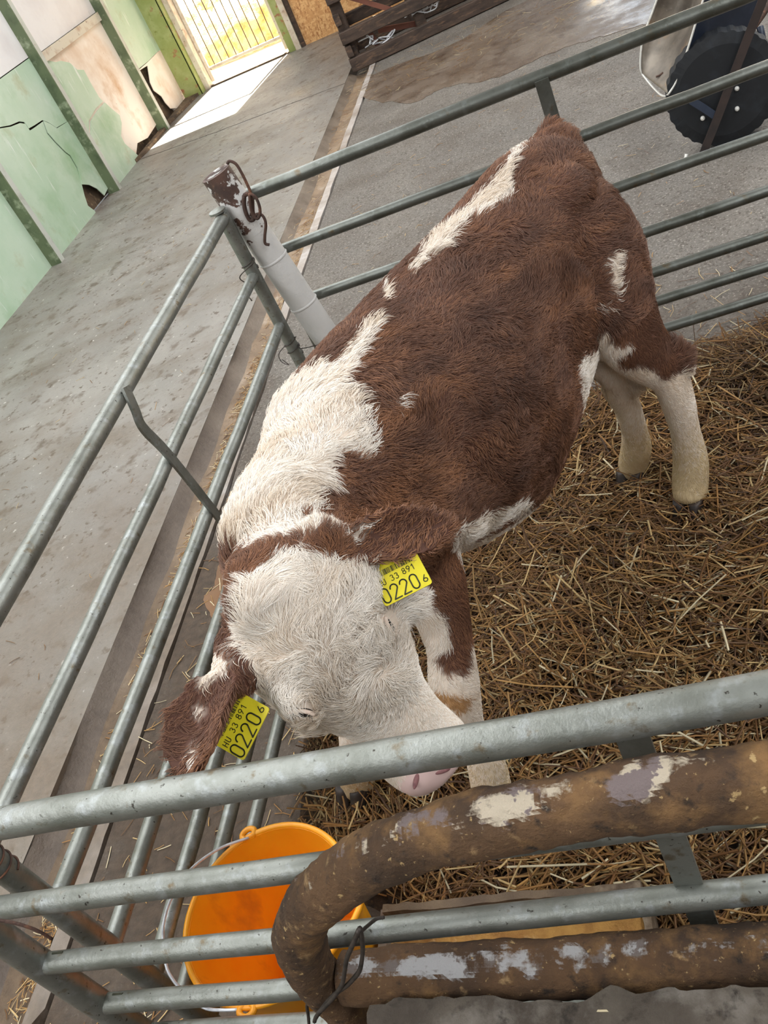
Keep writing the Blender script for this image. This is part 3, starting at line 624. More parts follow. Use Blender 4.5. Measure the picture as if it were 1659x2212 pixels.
obj('tray_edge', tube(edge, .0042, 8), MT['bright'], tray, smooth=True)
sp = [ZC(a, b, WY+c) for a, b, c in ((1010, -260, -.018), (880, 150, -.018), (700, 720, -.018), (545, 1058, -.018), (600, 1085, .06), (900, 900, .12), (1250, 500, .16), (1450, 300, .18), (1700, -260, .2))]
mid = np.mean(sp, 0); V = np.array(sp + [mid]); F = [[i, (i+1)%len(sp), len(sp)] for i in range(len(sp))]
sdp = obj('tray_side', (V, F), MT['navy'], wbw); sm = sdp.modifiers.new('thick', 'SOLIDIFY'); sm.thickness = .004; sm.offset = -1
for a, b, c, d in ((400, 862, 480, 815), (470, 920, 540, 885)):
    V, F = tube(catmull([ZC(a, b, WY+.16), ZC((a+c)/2, (b+d)/2+8, WY+.16), ZC(c, d, WY+.16)], 4), .004, 6); obj('slot', (V, F), MT['rust'], tray, smooth=True)
lg = [ZC(1570, 300, WY+.28), ZC(1640, 660, WY+.22), ZC(1720, 1100, WY+.16)]; lg.append(np.array([lg[-1][0]+.02, lg[-1][1], 0]))
obj('leg', tube(catmull(lg, 4), .014, 8), MT['navy'], wbw, smooth=True)
obj('handle', tube(catmull([ZC(1250, 560, WY+.2), ZC(1500, 300, WY+.3), ZC(1900, -300, WY+.5)], 4), .014, 8), MT['rust'], wbw, smooth=True)
# ================================================================== wooden rack
r0 = onz(765, 160)[:2]; r1 = onz(1110, -2)[:2]; ru = (r1-r0)/np.linalg.norm(r1-r0); rv = np.array([-ru[1], ru[0]])
rk = thing('wooden_rack', 'dark dirty timber rack standing on the wet concrete', 'rack', (r0[0], r0[1], 0))
def rp3(s, t, z): q = r0+ru*s+rv*t; return np.array([q[0], q[1], z])
RL, RD = 1.9, .75
for t in (.05, RD):
    for z, h in ((.055, .10), (.262, .095), (.56, .09), (1.0, .09)):
        obj('beam', bar(rp3(0, t, z), rp3(RL, t, z), .06, h, bev=.006), MT['wood'], rk)
for t in (.12, RD-.06):
    for s in (.05, .64, 1.26, RL-.05):
        obj('post', bar(rp3(s, t, 0.0), rp3(s, t, 1.1), .085, .075, up=(rv[0], rv[1], 0), bev=.006), MT['wood'], rk)
for s in (.03, RL-.03):
    for z in (.16, .40, .75): obj('end_rail', bar(rp3(s, .02, z), rp3(s, RD, z), .05, .08, bev=.005), MT['wood'], rk)
MT['redwood'] = pmat('red_brown_wood', S(122,74,58), [(S(92,56,46), 8, 7, .45, .7)], rough=.7)
obj('brace', bar(rp3(.10, .10, .56), rp3(.48, .10, .27), .03, .035), MT['redwood'], rk)
obj('brace', bar(rp3(.22, .14, .27), rp3(.26, .14, .08), .03, .04), MT['redwood'], rk)
obj('brace', bar(rp3(.30, .2, .18), rp3(.62, .2, .10), .03, .04), MT['redwood'], rk)
for k, s in enumerate((.42, .55)):
    obj('hoop', tube(catmull([rp3(s-.12, .35, .70), rp3(s-.05, .35, .50), rp3(s+.05, .36, .36), rp3(s+.2, .38, .27)], 5), .006, 6), MT['bright'], rk, smooth=True)
for k in range(5):
    g = np.random.default_rng(200+k); s0 = (.22, .36, .62, .75, 1.2)[k]; z0 = (.17, .12, .19, .2, .32)[k]
    P = [rp3(s0+g.normal(0, .05), .10+g.normal(0, .03), max(.03, z0+g.normal(0, .025))) for i in range(14)]
    obj('net_scrap', tube(catmull(P, 4), .005, 5), MT['net'], rk, smooth=True)
V, F = grid(0, 1, 0, 1, 2, 2, lambda V: 0*V[:, 0])
# ================================================================== the calf
def loft(st, n=28, m=6, capr=.5):
    """st rows: centre xyz, lateral axis, up axis, lateral radius, up radius, down radius, exponent -> closed skin"""
    A = np.array([np.concatenate([s[0], s[1], s[2], [s[3], s[4], s[5], s[6]]]) for s in st], float)
    A = catmull(A, m); V = []
    for row in A:
        c, a, b = row[:3], row[3:6]/np.linalg.norm(row[3:6]), row[6:9]
        b = b - a*(a@b); b = b/np.linalg.norm(b)
        ra, ru_, rd, e = row[9:13]
        t = np.arange(n)*2*math.pi/n
        cx = np.sign(np.cos(t))*np.abs(np.cos(t))**(2/e); sy = np.sign(np.sin(t))*np.abs(np.sin(t))**(2/e)
        V.append(c + (cx*ra)[:, None]*a + (sy*np.where(sy > 0, ru_, rd))[:, None]*b)
    k = len(A)
    # rounded ends
    c0, c1 = V[0].mean(0), V[-1].mean(0)
    d0 = c0-V[1].mean(0); d1 = c1-V[-2].mean(0); d0 /= np.linalg.norm(d0); d1 /= np.linalg.norm(d1)
    r0 = np.linalg.norm(V[0]-c0, axis=1).min()*capr; r1 = np.linalg.norm(V[-1]-c1, axis=1).min()*capr
    pre = [c0+(V[0]-c0)*math.cos(a)+d0*r0*math.sin(a) for a in (1.25, .8, .4)]
    suf = [c1+(V[-1]-c1)*math.cos(a)+d1*r1*math.sin(a) for a in (.4, .8, 1.25)]
    R = pre+V+suf; k = len(R)
    VV = np.concatenate(R); F = [[i*n+j, i*n+(j+1)%n, (i+1)*n+(j+1)%n, (i+1)*n+j] for i in range(k-1) for j in range(n)]
    F += [list(range(n))[::-1], list(range((k-1)*n, k*n))]
    return VV, F
UP = np.array([0, 0, 1.0])
# trunk: plan centre, top, bottom, half width
TR = [ # x, y, top, bot, halfw, exp
    (-.078, 1.97, .910, .72, .075, 2.2),
    (-.112, 1.905, .942, .60, .118, 2.3),
    (-.168, 1.80, .955, .50, .152, 2.35),
    (-.235, 1.69, .945, .46, .172, 2.3),
    (-.315, 1.56, .940, .40, .196, 2.2),
    (-.384, 1.425, .945, .40, .210, 2.15),
    (-.442, 1.28, .960, .455, .196, 2.15),
    (-.482, 1.15, .975, .55, .155, 2.2),
    (-.502, 1.04, .978, .64, .120, 2.1),
    (-.508, .95, .985, .68, .104, 2.1),
    (-.500, .87, 1.012, .71, .096, 2.1),
    (-.484, .80, 1.028, .77, .090, 2.1),
    (-.462, .745, 1.025, .82, .080, 2.1)]
tc_ = np.array([t[:2] for t in TR]); tg = np.gradient(tc_, axis=0); tg /= np.linalg.norm(tg, axis=1)[:, None]
st = []
for t, g in zip(TR, tg):
    lat = np.array([-g[1], g[0], 0.0])      # calf's flank that faces the camera
    zc = t[3]+(t[2]-t[3])*.50
    st.append((np.array([t[0], t[1], zc]), lat, UP, t[4], t[2]-zc, zc-t[3], t[5]))
trunk = loft(st, 36, 6)
# head frame
POLL = dep(618, 1238, 1.005); NOSE = dep(966, 1654, 1.085)
ha = NOSE-POLL; HL = np.linalg.norm(ha); ha /= HL
hl_ = .651*CR + .66*CU + .35*_f; hl_ = hl_-ha*(ha@hl_); hl_ /= np.linalg.norm(hl_)     # towards the eye on the far side
hn_ = np.cross(ha, hl_); hn_ *= np.sign(hn_@(CAM-POLL)); hn_ /= np.linalg.norm(hn_)
def hp_(t, l=0.0, n=0.0): return POLL+ha*t*HL/.33+hl_*l+hn_*n
# head sections: t, half width, front offset, back offset, exponent
HD = [(-.028, .054, .004, .075, 2.1), (.0, .078, .028, .095, 2.2), (.045, .097, .042, .120, 2.4), (.09, .104, .044, .145, 2.5), (.135, .094, .038, .155, 2.4),
      (.18, .073, .026, .140, 2.3), (.225, .060, .016, .125, 2.3), (.27, .056, .012, .112, 2.3), (.305, .060, .008, .104, 2.4), (.338, .054, .000, .088, 2.4)]
st = []
for t, wdt, fr_, bk, e in HD:
    mid_ = (fr_-bk)/2; st.append((hp_(t, 0, mid_), hl_, hn_, wdt, (fr_+bk)/2, (fr_+bk)/2, e))
head = loft(st, 32, 6, .45)
lumps = []
def ball(c, ax, rad, n=14):
    a, b, d = ax; V = []; F = []
    for i in range(n+1):
        ph = math.pi*i/n
        for j in range(2*n):
            t = math.pi*j/n; V.append(c+a*rad[0]*math.sin(ph)*math.cos(t)+b*rad[1]*math.sin(ph)*math.sin(t)+d*rad[2]*math.cos(ph))
    F = [[i*2*n+j, i*2*n+(j+1)%(2*n), (i+1)*2*n+(j+1)%(2*n), (i+1)*2*n+j] for i in range(n) for j in range(2*n)]
    return np.array(V), F
HX = (hl_, hn_, ha)
for s in (-1, 1):
    lumps.append(ball(hp_(.118, s*.083, .006), HX, (.022, .020, .036)))      # brow over the eye
    lumps.append(ball(hp_(.155, s*.062, -.075), HX, (.030, .050, .050)))     # cheek
    lumps.append(ball(hp_(.315, s*.030, -.022), HX, (.028, .026, .030)))     # nostril wing
    lumps.append(ball(hp_(.005, s*.055, .004), HX, (.030, .030, .035)))      # poll
lumps.append(ball(hp_(.31, 0, -.055), HX, (.048, .034, .036)))
# legs from picture points at a height
def leg(rows, n=20):
    P = np.array([r[0] for r in rows]); T = np.gradient(P, axis=0); T /= np.linalg.norm(T, axis=1)[:, None]
    st = []
    for r, t in zip(rows, T):
        fwd = np.array([-.45, -.89, 0]); lat = np.cross(t, fwd); lat /= np.linalg.norm(lat); b = np.cross(lat, t)
        st.append((r[0], lat, b, r[1], r[2], r[2], 2.0))
    return loft(st, n, 5)
G = onz
RH = [(np.array([-.075, 1.78, .82]), .070, .110), (np.array([-.045, 1.755, .72]), .078, .120), (G(1335, 680, .61), .070, .108), (G(1385, 752, .52), .052, .082), (G(1440, 805, .435), .038, .056), (G(1462, 860, .365), .036, .044), (G(1480, 930, .27), .033, .035), (G(1491, 990, .185), .040, .041), (G(1491, 1038, .125), .042, .045), (G(1490, 1072, .092), .039, .044)]
LHm = np.array([-.205, 1.90, 0])
LH = [(np.array([-.225, 1.87, .80]), .075, .130), (np.array([-.225, 1.85, .70]), .075, .125), (np.array([-.200, 1.83, .58]), .060, .10), (G(1318, 775, .50), .045, .065), (G(1336, 835, .405), .034, .044), (G(1355, 880, .33), .030, .034), (G(1370, 930, .235), .031, .033), (G(1374, 968, .165), .038, .039), (G(1369, 994, .115), .038, .041), (G(1367, 1012, .085), .037, .041)]
RF = [(np.array([-.375, 1.13, .80]), .045, .10), (np.array([-.385, 1.09, .70]), .045, .095), (G(918, 1180, .615), .052, .080), (G(942, 1280, .53), .052, .062), (G(970, 1385, .455), .038, .048), (G(980, 1470, .388), .047, .046), (G(996, 1522, .34), .037, .040), (G(1024, 1592, .25), .025, .027), (G(1048, 1645, .175), .036, .037), (G(1058, 1685, .125), .039, .041), (G(1066, 1728, .078), .038, .042)]
LF = [(np.array([-.600, 1.13, .78]), .050, .100), (np.array([-.615, 1.10, .68]), .055, .095), (np.array([-.630, 1.07, .58]), .048, .065), (np.array([-.655, 1.045, .47]), .038, .046), (np.array([-.685, 1.03, .37]), .038, .040), (np.array([-.715, 1.02, .28]), .026, .027), (G(768, 1648, .155), .033, .035), (G(771, 1672, .105), .037, .041), (G(773, 1694, .070), .038, .043)]
legs = [leg(x) for x in (RH, LH, RF, LF)]
# hock points, hip bones, tail head, brisket
lumps.append(ball(G(1466, 776, .452), (np.array([1, 0, 0]), np.array([0, 1, 0]), UP), (.027, .032, .042)))
lumps.append(ball(G(1370, 815, .43), (np.array([1, 0, 0]), np.array([0, 1, 0]), UP), (.024, .030, .036)))
lumps.append(ball(np.array([-.095, 1.770, .872]), (np.array([1, 0, 0]), np.array([0, 1, 0]), UP), (.07, .08, .055)))
lumps.append(ball(np.array([-.24, 1.83, .875]), (np.array([1, 0, 0]), np.array([0, 1, 0]), UP), (.04, .05, .035)))
lumps.append(ball(np.array([-.090, 1.96, .905]), (np.array([1, 0, 0]), np.array([0, 1, 0]), UP), (.058, .05, .03)))
lumps.append(ball(np.array([-.350, 1.175, .72]), (np.array([.9, -.3, .1]), np.array([.3, .9, 0]), UP), (.045, .10, .15)))
lumps.append(ball(np.array([-.520, 1.03, .68]), (np.array([1, 0, 0]), np.array([0, 1, 0]), UP), (.085, .09, .07)))
tail = tube(catmull([np.array([-.09, 2.0, .93]), np.array([-.07, 2.035, .86]), np.array([-.055, 2.045, .70]), np.array([-.06, 2.04, .50])], 6), [.026]*6+[.02]*6+[.022]*7, 14)
# ears: cupped leaves
def ear(base, tip, wdir, hw, cup, tipdroop):
    e = tip-base; L = np.linalg.norm(e); e /= L; wd = wdir-e*(e@wdir); wd /= np.linalg.norm(wd); nn = np.cross(e, wd)
    nn *= np.sign(nn@(CAM-base)); nu, nv = 26, 18; th_ = .0065; O = []
    for side in (1, -1):
        for i in range(nu+1):
            u = i/nu
            half = hw*(0.42+1.02*u-1.05*u**2+.25*math.sin(math.pi*u))*(1 if u < .72 else math.sqrt(max(0, 1-((u-.72)/.28)**2))) + .003
            for j in range(nv+1):
                v = j/nv*2-1
                c = base+e*L*u+wd*half*v+nn*(cup*half*(v*v)*(1.25-.5*u)-tipdroop*u*u*.02)
                O.append(c+nn*side*th_*math.sqrt(max(.02, 1-v*v*.9)))
    q = (nu+1)*(nv+1); F = []
    for i in range(nu):
        for j in range(nv):
            a = i*(nv+1)+j; F.append([a, a+1, a+nv+2, a+nv+1]); F.append([q+a, q+a+nv+1, q+a+nv+2, q+a+1])
    for i in range(nu):
        for j in (0, nv):
            a = i*(nv+1)+j; F.append([a, a+nv+1, q+a+nv+1, q+a] if j == 0 else [a, q+a, q+a+nv+1, a+nv+1])
    for j in range(nv):
        F.append([j, q+j, q+j+1, j+1]); a = nu*(nv+1)+j; F.append([a, a+1, q+a+1, q+a])
    return np.array(O), F
ER = ear(dep(732, 1186, 1.03), dep(988, 1128, 1.05), dep(850, 1290, 1.035)-dep(830, 1130, 1.05), .034, .75, .6)
EL = ear(dep(505, 1458, .98), dep(385, 1694, .945), dep(490, 1590, .935)-dep(400, 1560, .97), .043, .8, .2)
er_root = tube(catmull([hp_(.035, .075, -.05), dep(745, 1205, 1.05), dep(800, 1190, 1.055)], 5), [.032, .031, .03, .03, .028, .027, .025, .024, .022, .018, .014], 14)
el_root = tube(catmull([hp_(.035, -.075, -.05), dep(508, 1462, .995), dep(490, 1510, .985)], 5), [.032, .031, .03, .03, .028, .027, .025, .024, .022, .018, .014], 14)
pieces = [('trunk', trunk), ('head', head)] + [('lump', l) for l in lumps] + [(n_, l) for n_, l in zip(('rh', 'lh', 'rf', 'lf'), legs)] + [('tail', tail), ('earr', ER), ('earl', EL), ('earr', er_root), ('earl', el_root)]
V, F = join(*[p[1] for p in pieces])
srcname = np.concatenate([[p[0]]*len(p[1][0]) for p in pieces])
raw = bpy.data.meshes.new('calf_raw'); raw.from_pydata(V.tolist(), [], F)
ro = bpy.data.objects.new('calf_raw', raw); COL.objects.link(ro); fixn(ro)
rm = ro.modifiers.new('r', 'REMESH'); rm.mode = 'VOXEL'; rm.voxel_size = .0062; rm.use_smooth_shade = True
sm = ro.modifiers.new('s', 'SMOOTH'); sm.factor = .5; sm.iterations = 9
dg = bpy.context.evaluated_depsgraph_get(); ev = ro.evaluated_get(dg); bm_ = bpy.data.meshes.new_from_object(ev)
nv_ = len(bm_.vertices); BV = np.zeros(nv_*3); bm_.vertices.foreach_get('co', BV); BV = BV.reshape(-1, 3)
BN = np.zeros(nv_*3); bm_.vertices.foreach_get('normal', BN); BN = BN.reshape(-1, 3)
bpy.data.objects.remove(ro)
kd = kdtree.KDTree(len(V))
for i, p in enumerate(V): kd.insert(p, i)
kd.balance()
part = np.array([srcname[kd.find(p)[1]] for p in BV])
# lumps take the name of where they sit
ishead = (part == 'head') | ((part == 'lump') & (np.linalg.norm(BV-hp_(.15, 0, -.05), axis=1) < .25) & (BV[:, 1] < .95))
# ---------------------------------------------------------------- coat colours
PXY = proj(BV); facing = ((CAM-BV)*BN).sum(1) > -.0
def inpoly(P, poly):
    poly = np.asarray(poly, float); x, y = P[:, 0], P[:, 1]; ins = np.zeros(len(P), bool); j = len(poly)-1
    for i in range(len(poly)):
        xi, yi = poly[i]; xj, yj = poly[j]
        c = ((yi > y) != (yj > y)) & (x < (xj-xi)*(y-yi)/(yj-yi+1e-12)+xi); ins ^= c; j = i
    return ins
T4 = lambda L: [(500+.6028*a, 250+.6028*b) for a, b in L]
T5 = lambda L: [(350+.4521*a, 1080+.4521*b) for a, b in L]
TH = lambda L: [(1200+.2411*a, 700+.2411*b) for a, b in L]
TF = lambda L: [(840+.2804*a, 1100+.2804*b) for a, b in L]
TN = lambda L: [(480+.3195*a, 1180+.3195*b) for a, b in L]
def coat(P, N, prt, hd, jit):
    """coat colour code at skin points: 0 brown, 1 white, 2 tan, 3 pink, 4 dark"""
    X = proj(P)+jit
    vis = ((CAM-P)*N).sum(1) > -.02
    c = np.zeros(len(P), int)
    c[hd] = 1
    for k in ('rh', 'lh'): c[(prt == k) & (P[:, 2] < .47)] = 1
    c[(prt == 'lh') & (P[:, 2] < .62)] = 1
    for k in ('rf', 'lf'): c[(prt == k) & (P[:, 2] < .42)] = 1
    tr_ = (prt == 'trunk') | (prt == 'lump')
    c[tr_ & ~hd & (N[:, 2] < -.62) & (P[:, 2] < .62)] = 1
    trunkv = vis & ~hd & ((prt == 'trunk') | (prt == 'lump') | (prt == 'rf') | (prt == 'rh') | (prt == 'lh'))
    for poly in (T4([(300, 900), (360, 905), (385, 940), (460, 1000), (470, 1060), (490, 1130), (515, 1225), (480, 1225), (400, 1200), (370, 1210), (345, 1250), (362, 1290), (330, 1330), (290, 1330), (325, 1420), (312, 1442), (250, 1405), (278, 1490), (240, 1512), (180, 1530), (90, 1548), (-40, 1560), (-60, 1300), (50, 1100)]),
                 T4([(1060, 80), (1030, 105), (1000, 155), (962, 208), (910, 272), (842, 335), (768, 398), (708, 456), (664, 515), (620, 562), (655, 575), (700, 512), (770, 492), (792, 432), (870, 362), (940, 332), (1005, 297), (985, 240), (1005, 180), (1040, 130), (1070, 95)]),
                 T4([(545, 615), (572, 640), (548, 672), (530, 650)]),
                 T4([(505, 735), (522, 760), (470, 830), (440, 900), (400, 945), (350, 925), (395, 850), (450, 790)]),
                 T4([(1375, 482), (1398, 500), (1388, 560), (1388, 620), (1380, 668), (1366, 620), (1350, 560), (1332, 540), (1355, 508)]),
                 T4([(1303, 676), (1322, 674), (1326, 694), (1308, 698)]), T4([(1342, 682), (1358, 684), (1364, 704), (1350, 700)]),
                 T4([(566, 1022), (588, 1020), (604, 1050), (590, 1066), (574, 1052)])):
        c[trunkv & inpoly(X, poly)] = 1
    hv = vis & ((prt == 'rh') | (prt == 'lh') | (prt == 'lump') | (prt == 'trunk')) & ~hd
    c[hv & inpoly(X, TH([(370, 60), (440, 70), (490, 110), (500, 190), (560, 200), (690, 190), (695, 222), (600, 290), (550, 300), (560, 370), (610, 410), (700, 400), (760, 385), (830, 410), (900, 430), (930, 490), (1000, 500), (1080, 450), (1150, 430), (1240, 360), (1400, 420), (1400, 1700), (300, 1700), (120, 1150), (215, 900), (215, 600), (195, 400), (240, 310), (350, 290)]))] = 1
    c[hv & inpoly(X, TH([(1010, -40), (1080, 60), (1260, 180), (1250, 340), (1150, 425), (1080, 445), (1000, 495), (930, 485), (900, 425), (830, 405), (760, 380), (700, 395), (610, 405), (560, 365), (550, 300), (600, 290), (695, 222), (695, 180), (560, 195), (500, 185), (490, 90), (700, -60)]))] = 0
    fv = vis & ((prt == 'rf') | (prt == 'trunk') | (prt == 'lump')) & ~hd
    wpoly = TF([(100, 720), (230, 700), (330, 750), (400, 800), (440, 870), (450, 950), (470, 1010), (470, 1070), (380, 1130), (340, 1160), (400, 1230), (460, 1300), (490, 1270), (540, 1265), (600, 1290), (610, 1220), (640, 1200), (625, 1100), (628, 1030), (760, 1060), (860, 1500), (1100, 2300), (300, 2300), (60, 1000)])
    c[fv & inpoly(X, wpoly)] = 1
    c[(prt == 'rf') & vis & ~inpoly(X, wpoly) & (P[:, 2] > .36)] = 0
    for poly in (TF([(455, 190), (520, 220), (600, 330), (650, 420), (615, 520), (560, 400), (470, 250)]), TF([(500, 140), (600, 130), (700, 60), (850, -20), (1060, -60), (1100, -20), (700, 210), (590, 300), (520, 220)])):
        c[fv & inpoly(X, poly)] = 1
    # poll collar
    coll = T5([(230, 330), (330, 262), (390, 238), (520, 192), (640, 182), (700, 165), (770, 120), (860, 160), (930, 230), (960, 360), (900, 335), (850, 308), (740, 278), (650, 266), (570, 270), (500, 310), (430, 370), (400, 430), (375, 520), (362, 640), (320, 720), (290, 765), (200, 760), (150, 600), (180, 480)])
    c[vis & ((hd) | (prt == 'trunk')) & inpoly(X, coll)] = 0
    c[hd & (((P-POLL)@hn_) < -.055) & (((P-POLL)@ha) < .07)] = 0
    # ears
    e_ = (prt == 'earr') | (prt == 'earl'); c[e_] = 0
    c[e_ & vis & inpoly(X, T5([(880, 235), (900, 190), (950, 125), (1010, 100), (1005, 120), (960, 150), (925, 210), (900, 250)]))] = 1
    c[e_ & vis & inpoly(X, T5([(250, 720), (330, 760), (300, 830), (250, 850), (190, 900), (170, 860)]))] = 1
    c[e_ & vis & inpoly(X, T5([(165, 985), (190, 990), (195, 1020), (165, 1030)]))] = 1
    c[e_ & vis & inpoly(X, T5([(140, 1190), (160, 1185), (165, 1240), (148, 1270)]))] = 1
    # muzzle skin
    tt = ((P-POLL)@ha)/(HL/.33)
    c[hd & (tt > .272) & (((P-POLL)@hn_) > -.065) & vis & inpoly(X, TN([(1180, 1610), (1260, 1520), (1400, 1430), (1620, 1380), (1700, 1500), (1600, 1680), (1440, 1780), (1240, 1740)]))] = 3
    # tan staining low on the legs and on the knee
    for k in ('rh', 'lh', 'rf', 'lf'): c[(prt == k) & (P[:, 2]+jit[:, 0]*.018 < (.24 if k[1] == 'h' else .17)) & (c == 1)] = 2
    c[fv & inpoly(X, TF([(320, 1400), (420, 1420), (520, 1440), (640, 1460), (610, 1550), (540, 1590), (420, 1510)]))] = 5
    return c
PAL = np.array([S(84,54,42)[:3], S(226,210,194)[:3], S(206,184,146)[:3], S(230,198,192)[:3], S(50,40,36)[:3], S(178,136,92)[:3]])  # skin brown darkened to put shade between the strands
code = coat(BV, BN, part, ishead, rng.normal(0, 3, (nv_, 2)))
colr = PAL[code]
# smooth the code colours a touch over neighbours
ed = np.zeros(len(bm_.edges)*2, int); bm_.edges.foreach_get('vertices', ed); ed = ed.reshape(-1, 2)
for _ in range(1):
    s_ = colr.copy(); w_ = np.ones(nv_)
    np.add.at(s_, ed[:, 0], colr[ed[:, 1]]); np.add.at(s_, ed[:, 1], colr[ed[:, 0]]); np.add.at(w_, ed[:, 0], 1); np.add.at(w_, ed[:, 1], 1)
    colr = s_/w_[:, None]
CB = np.array([-.35, 1.35, .075])
calf = thing('calf', 'red-brown and white calf with yellow ear tags standing in straw', 'calf', CB)
body = bpy.data.objects.new('body', bm_); COL.objects.link(body); body.parent = calf; ORG[body.name] = CB
bm_.vertices.foreach_set('co', (BV-CB).ravel()); bm_.name = 'body'
ca = bm_.attributes.new('Col', 'FLOAT_COLOR', 'POINT'); ca.data.foreach_set('color', np.hstack([colr, np.ones((nv_, 1))]).ravel().astype(np.float32))
MT['skin'] = pmat('calf_skin', S(120,70,50), attr='Col', rough=.65, spec=.25)
bm_.materials.clear(); bm_.materials.append(MT['skin']); bm_.shade_smooth(); bm_.update()
# ---------------------------------------------------------------- points on the skin under a picture point
def surf(px_, py_, rad=9):
    d = np.hypot(PXY[:, 0]-px_, PXY[:, 1]-py_); k = np.where((d < rad) & facing)[0]
    if len(k) == 0: k = np.array([np.argmin(d)])
    z = (BV[k]-CAM)@_f; i = k[np.argmin(z)]
    return BV[i], BN[i]
def sub_ball(name, c, ax, rad, mat, par, label=None):
    v, f = ball(c, ax, rad, 12); return obj(name, (v, f), mat, par, smooth=True, label=label)
# eyes, half shut and looking down
MT['lid'] = pmat('eyelid', S(222,202,186), [(S(206,172,158), 60, 4, .5, .7)], rough=.6)
for (ex, ey), s in (((655, 1543), -1), ((846, 1350), 1)):
    c, nn = surf(ex, ey); c = c-nn*.008
    sl = CR*.93-CU*.20 if s < 0 else ha; sl = sl-nn*(nn@sl); sl /= np.linalg.norm(sl); up_ = np.cross(nn, sl); up_ *= np.sign(up_@(POLL-c))
    eye = sub_ball('eye', c+nn*.0065, (sl, up_, nn), (.0140, .0060, .0060), MT['eyem'], calf, 'dark eye almost shut under pale lid')
    arc = [c+nn*(.0085+.002*math.cos(t))+sl*.0145*math.sin(t)+up_*(.0065*math.cos(t)-.0025) for t in np.linspace(-1.5, 1.5, 12)]
    obj('upper_lid', tube(arc, [.001]+[.0026]*10+[.001], 8), MT['lid'], eye, smooth=True)
    lash = [tube([p, p+nn*.004-up_*.003, p+nn*.007-up_*.006+sl*.001*(i-4)*.5], [.0005, .0004, .0002], 4) for i, p in enumerate(arc[2:-2])]
    obj('lashes', join(*lash), MT['lid'] if s > 0 else MT['wire'], eye)
MT['nost'] = pmat('nostril_skin', S(150,104,104), [(S(120,78,80), 90, 3, .5, .7)], rough=.6)
for nx, ny, s in ((893, 1686, -1), (962, 1662, 1)):
    c, nn = surf(nx, ny)
    sub_ball('nostril', c-nn*.001, (hl_*.85+ha*.5*s, hn_, ha), (.013, .0028, .0042), MT['nost'], calf)
# hooves, two claws on each foot
for rows, fw2 in ((RH, (-.42, -.9)), (LH, (-.42, -.9)), (RF, (-.1, -1.0)), (LF, (-.3, -.95))):
    c = rows[-1][0]; f3 = np.array([fw2[0], fw2[1], 0]); f3 /= np.linalg.norm(f3); s3 = np.array([-f3[1], f3[0], 0])
    hv = []
    for s in (-1, 1):
        st = []
        for z, l_, a_ in ((.098, .016, .030), (.080, .018, .036), (.062, .0195, .041)):
            st.append((np.array([c[0], c[1], z])+s3*s*.0185+f3*(.010+(.1-z)*.35), s3, f3, l_, a_, a_*.8, 2.4))
        hv.append(loft(st, 18, 3, .15))
    obj('hoof', join(*hv), MT['hoofm'], calf, smooth=True, auto=50)
# ---------------------------------------------------------------- ear tags
def rrect(w_, h_, r, n=6):
    P = []
    for cx, cy, a0 in ((w_-r, h_-r, 0), (r, h_-r, 90), (r, r, 180), (w_-r, r, 270)):
        for k in range(n+1):
            a = math.radians(a0+90*k/n); P.append((cx+r*math.cos(a), cy+r*math.sin(a)))
    return P
def arcp(cx, cy, rx, ry, a0, a1, n=14):
    return [(cx+rx*math.cos(math.radians(a)), cy+ry*math.sin(math.radians(a))) for a in np.linspace(a0, a1, n)]
def glyph(ch):
    if ch == '0': return [arcp(.25, .72, .22, .26, 0, 180)+arcp(.25, .28, .22, .26, 180, 360)+[(.47, .72)]]
    if ch == '2': return [arcp(.25, .74, .22, .24, 175, -20)+[(.03, .02), (.49, .02)]]
    if ch == '6': return [[(.36, .98), (.10, .50)], arcp(.26, .27, .23, .25, 0, 360, 22)]
    if ch == '9': return [[(.16, .02), (.42, .50)], arcp(.26, .73, .23, .25, 0, 360, 22)]
    if ch == '8': return [arcp(.26, .75, .19, .22, 0, 360, 20), arcp(.26, .27, .23, .25, 0, 360, 20)]
    if ch == '3': return [arcp(.24, .75, .2, .22, 150, -80)+arcp(.24, .28, .23, .26, 80, -150)]
    if ch == '1': return [[(.08, .72), (.30, .98), (.30, .02)]]
    if ch == 'H': return [[(.05, .02), (.05, .98)], [(.47, .02), (.47, .98)], [(.05, .5), (.47, .5)]]
    if ch == 'U': return [[(.05, .98)]+arcp(.26, .26, .21, .24, 180, 360)+[(.47, .98)]]
    return []
def strokes(lines, wdt, place):
    V = []; F = []
    for L in lines:
        L = np.array(L)
        for a, b in zip(L[:-1], L[1:]):
            d = b-a; q = np.linalg.norm(d)
            if q < 1e-9: continue
            d /= q; n_ = np.array([-d[1], d[0]])*wdt/2; k = len(V)
            for p in (a-n_, b-n_, b+n_, a+n_): V.append(place(p[0], p[1]))
            F.append([k, k+1, k+2, k+3])
        for a in L:
            k = len(V)
            for t in range(8): V.append(place(a[0]+wdt/2*math.cos(t*math.pi/4), a[1]+wdt/2*math.sin(t*math.pi/4)))
            F.append(list(range(k, k+8)))
    return np.array(V), F
def text(s, u, v, h, w_, adv):
    out = []
    for i, ch in enumerate(s):
        for L in glyph(ch): out.append([(u+i*adv+x*w_/.52, v+y*h) for x, y in L])
    return out
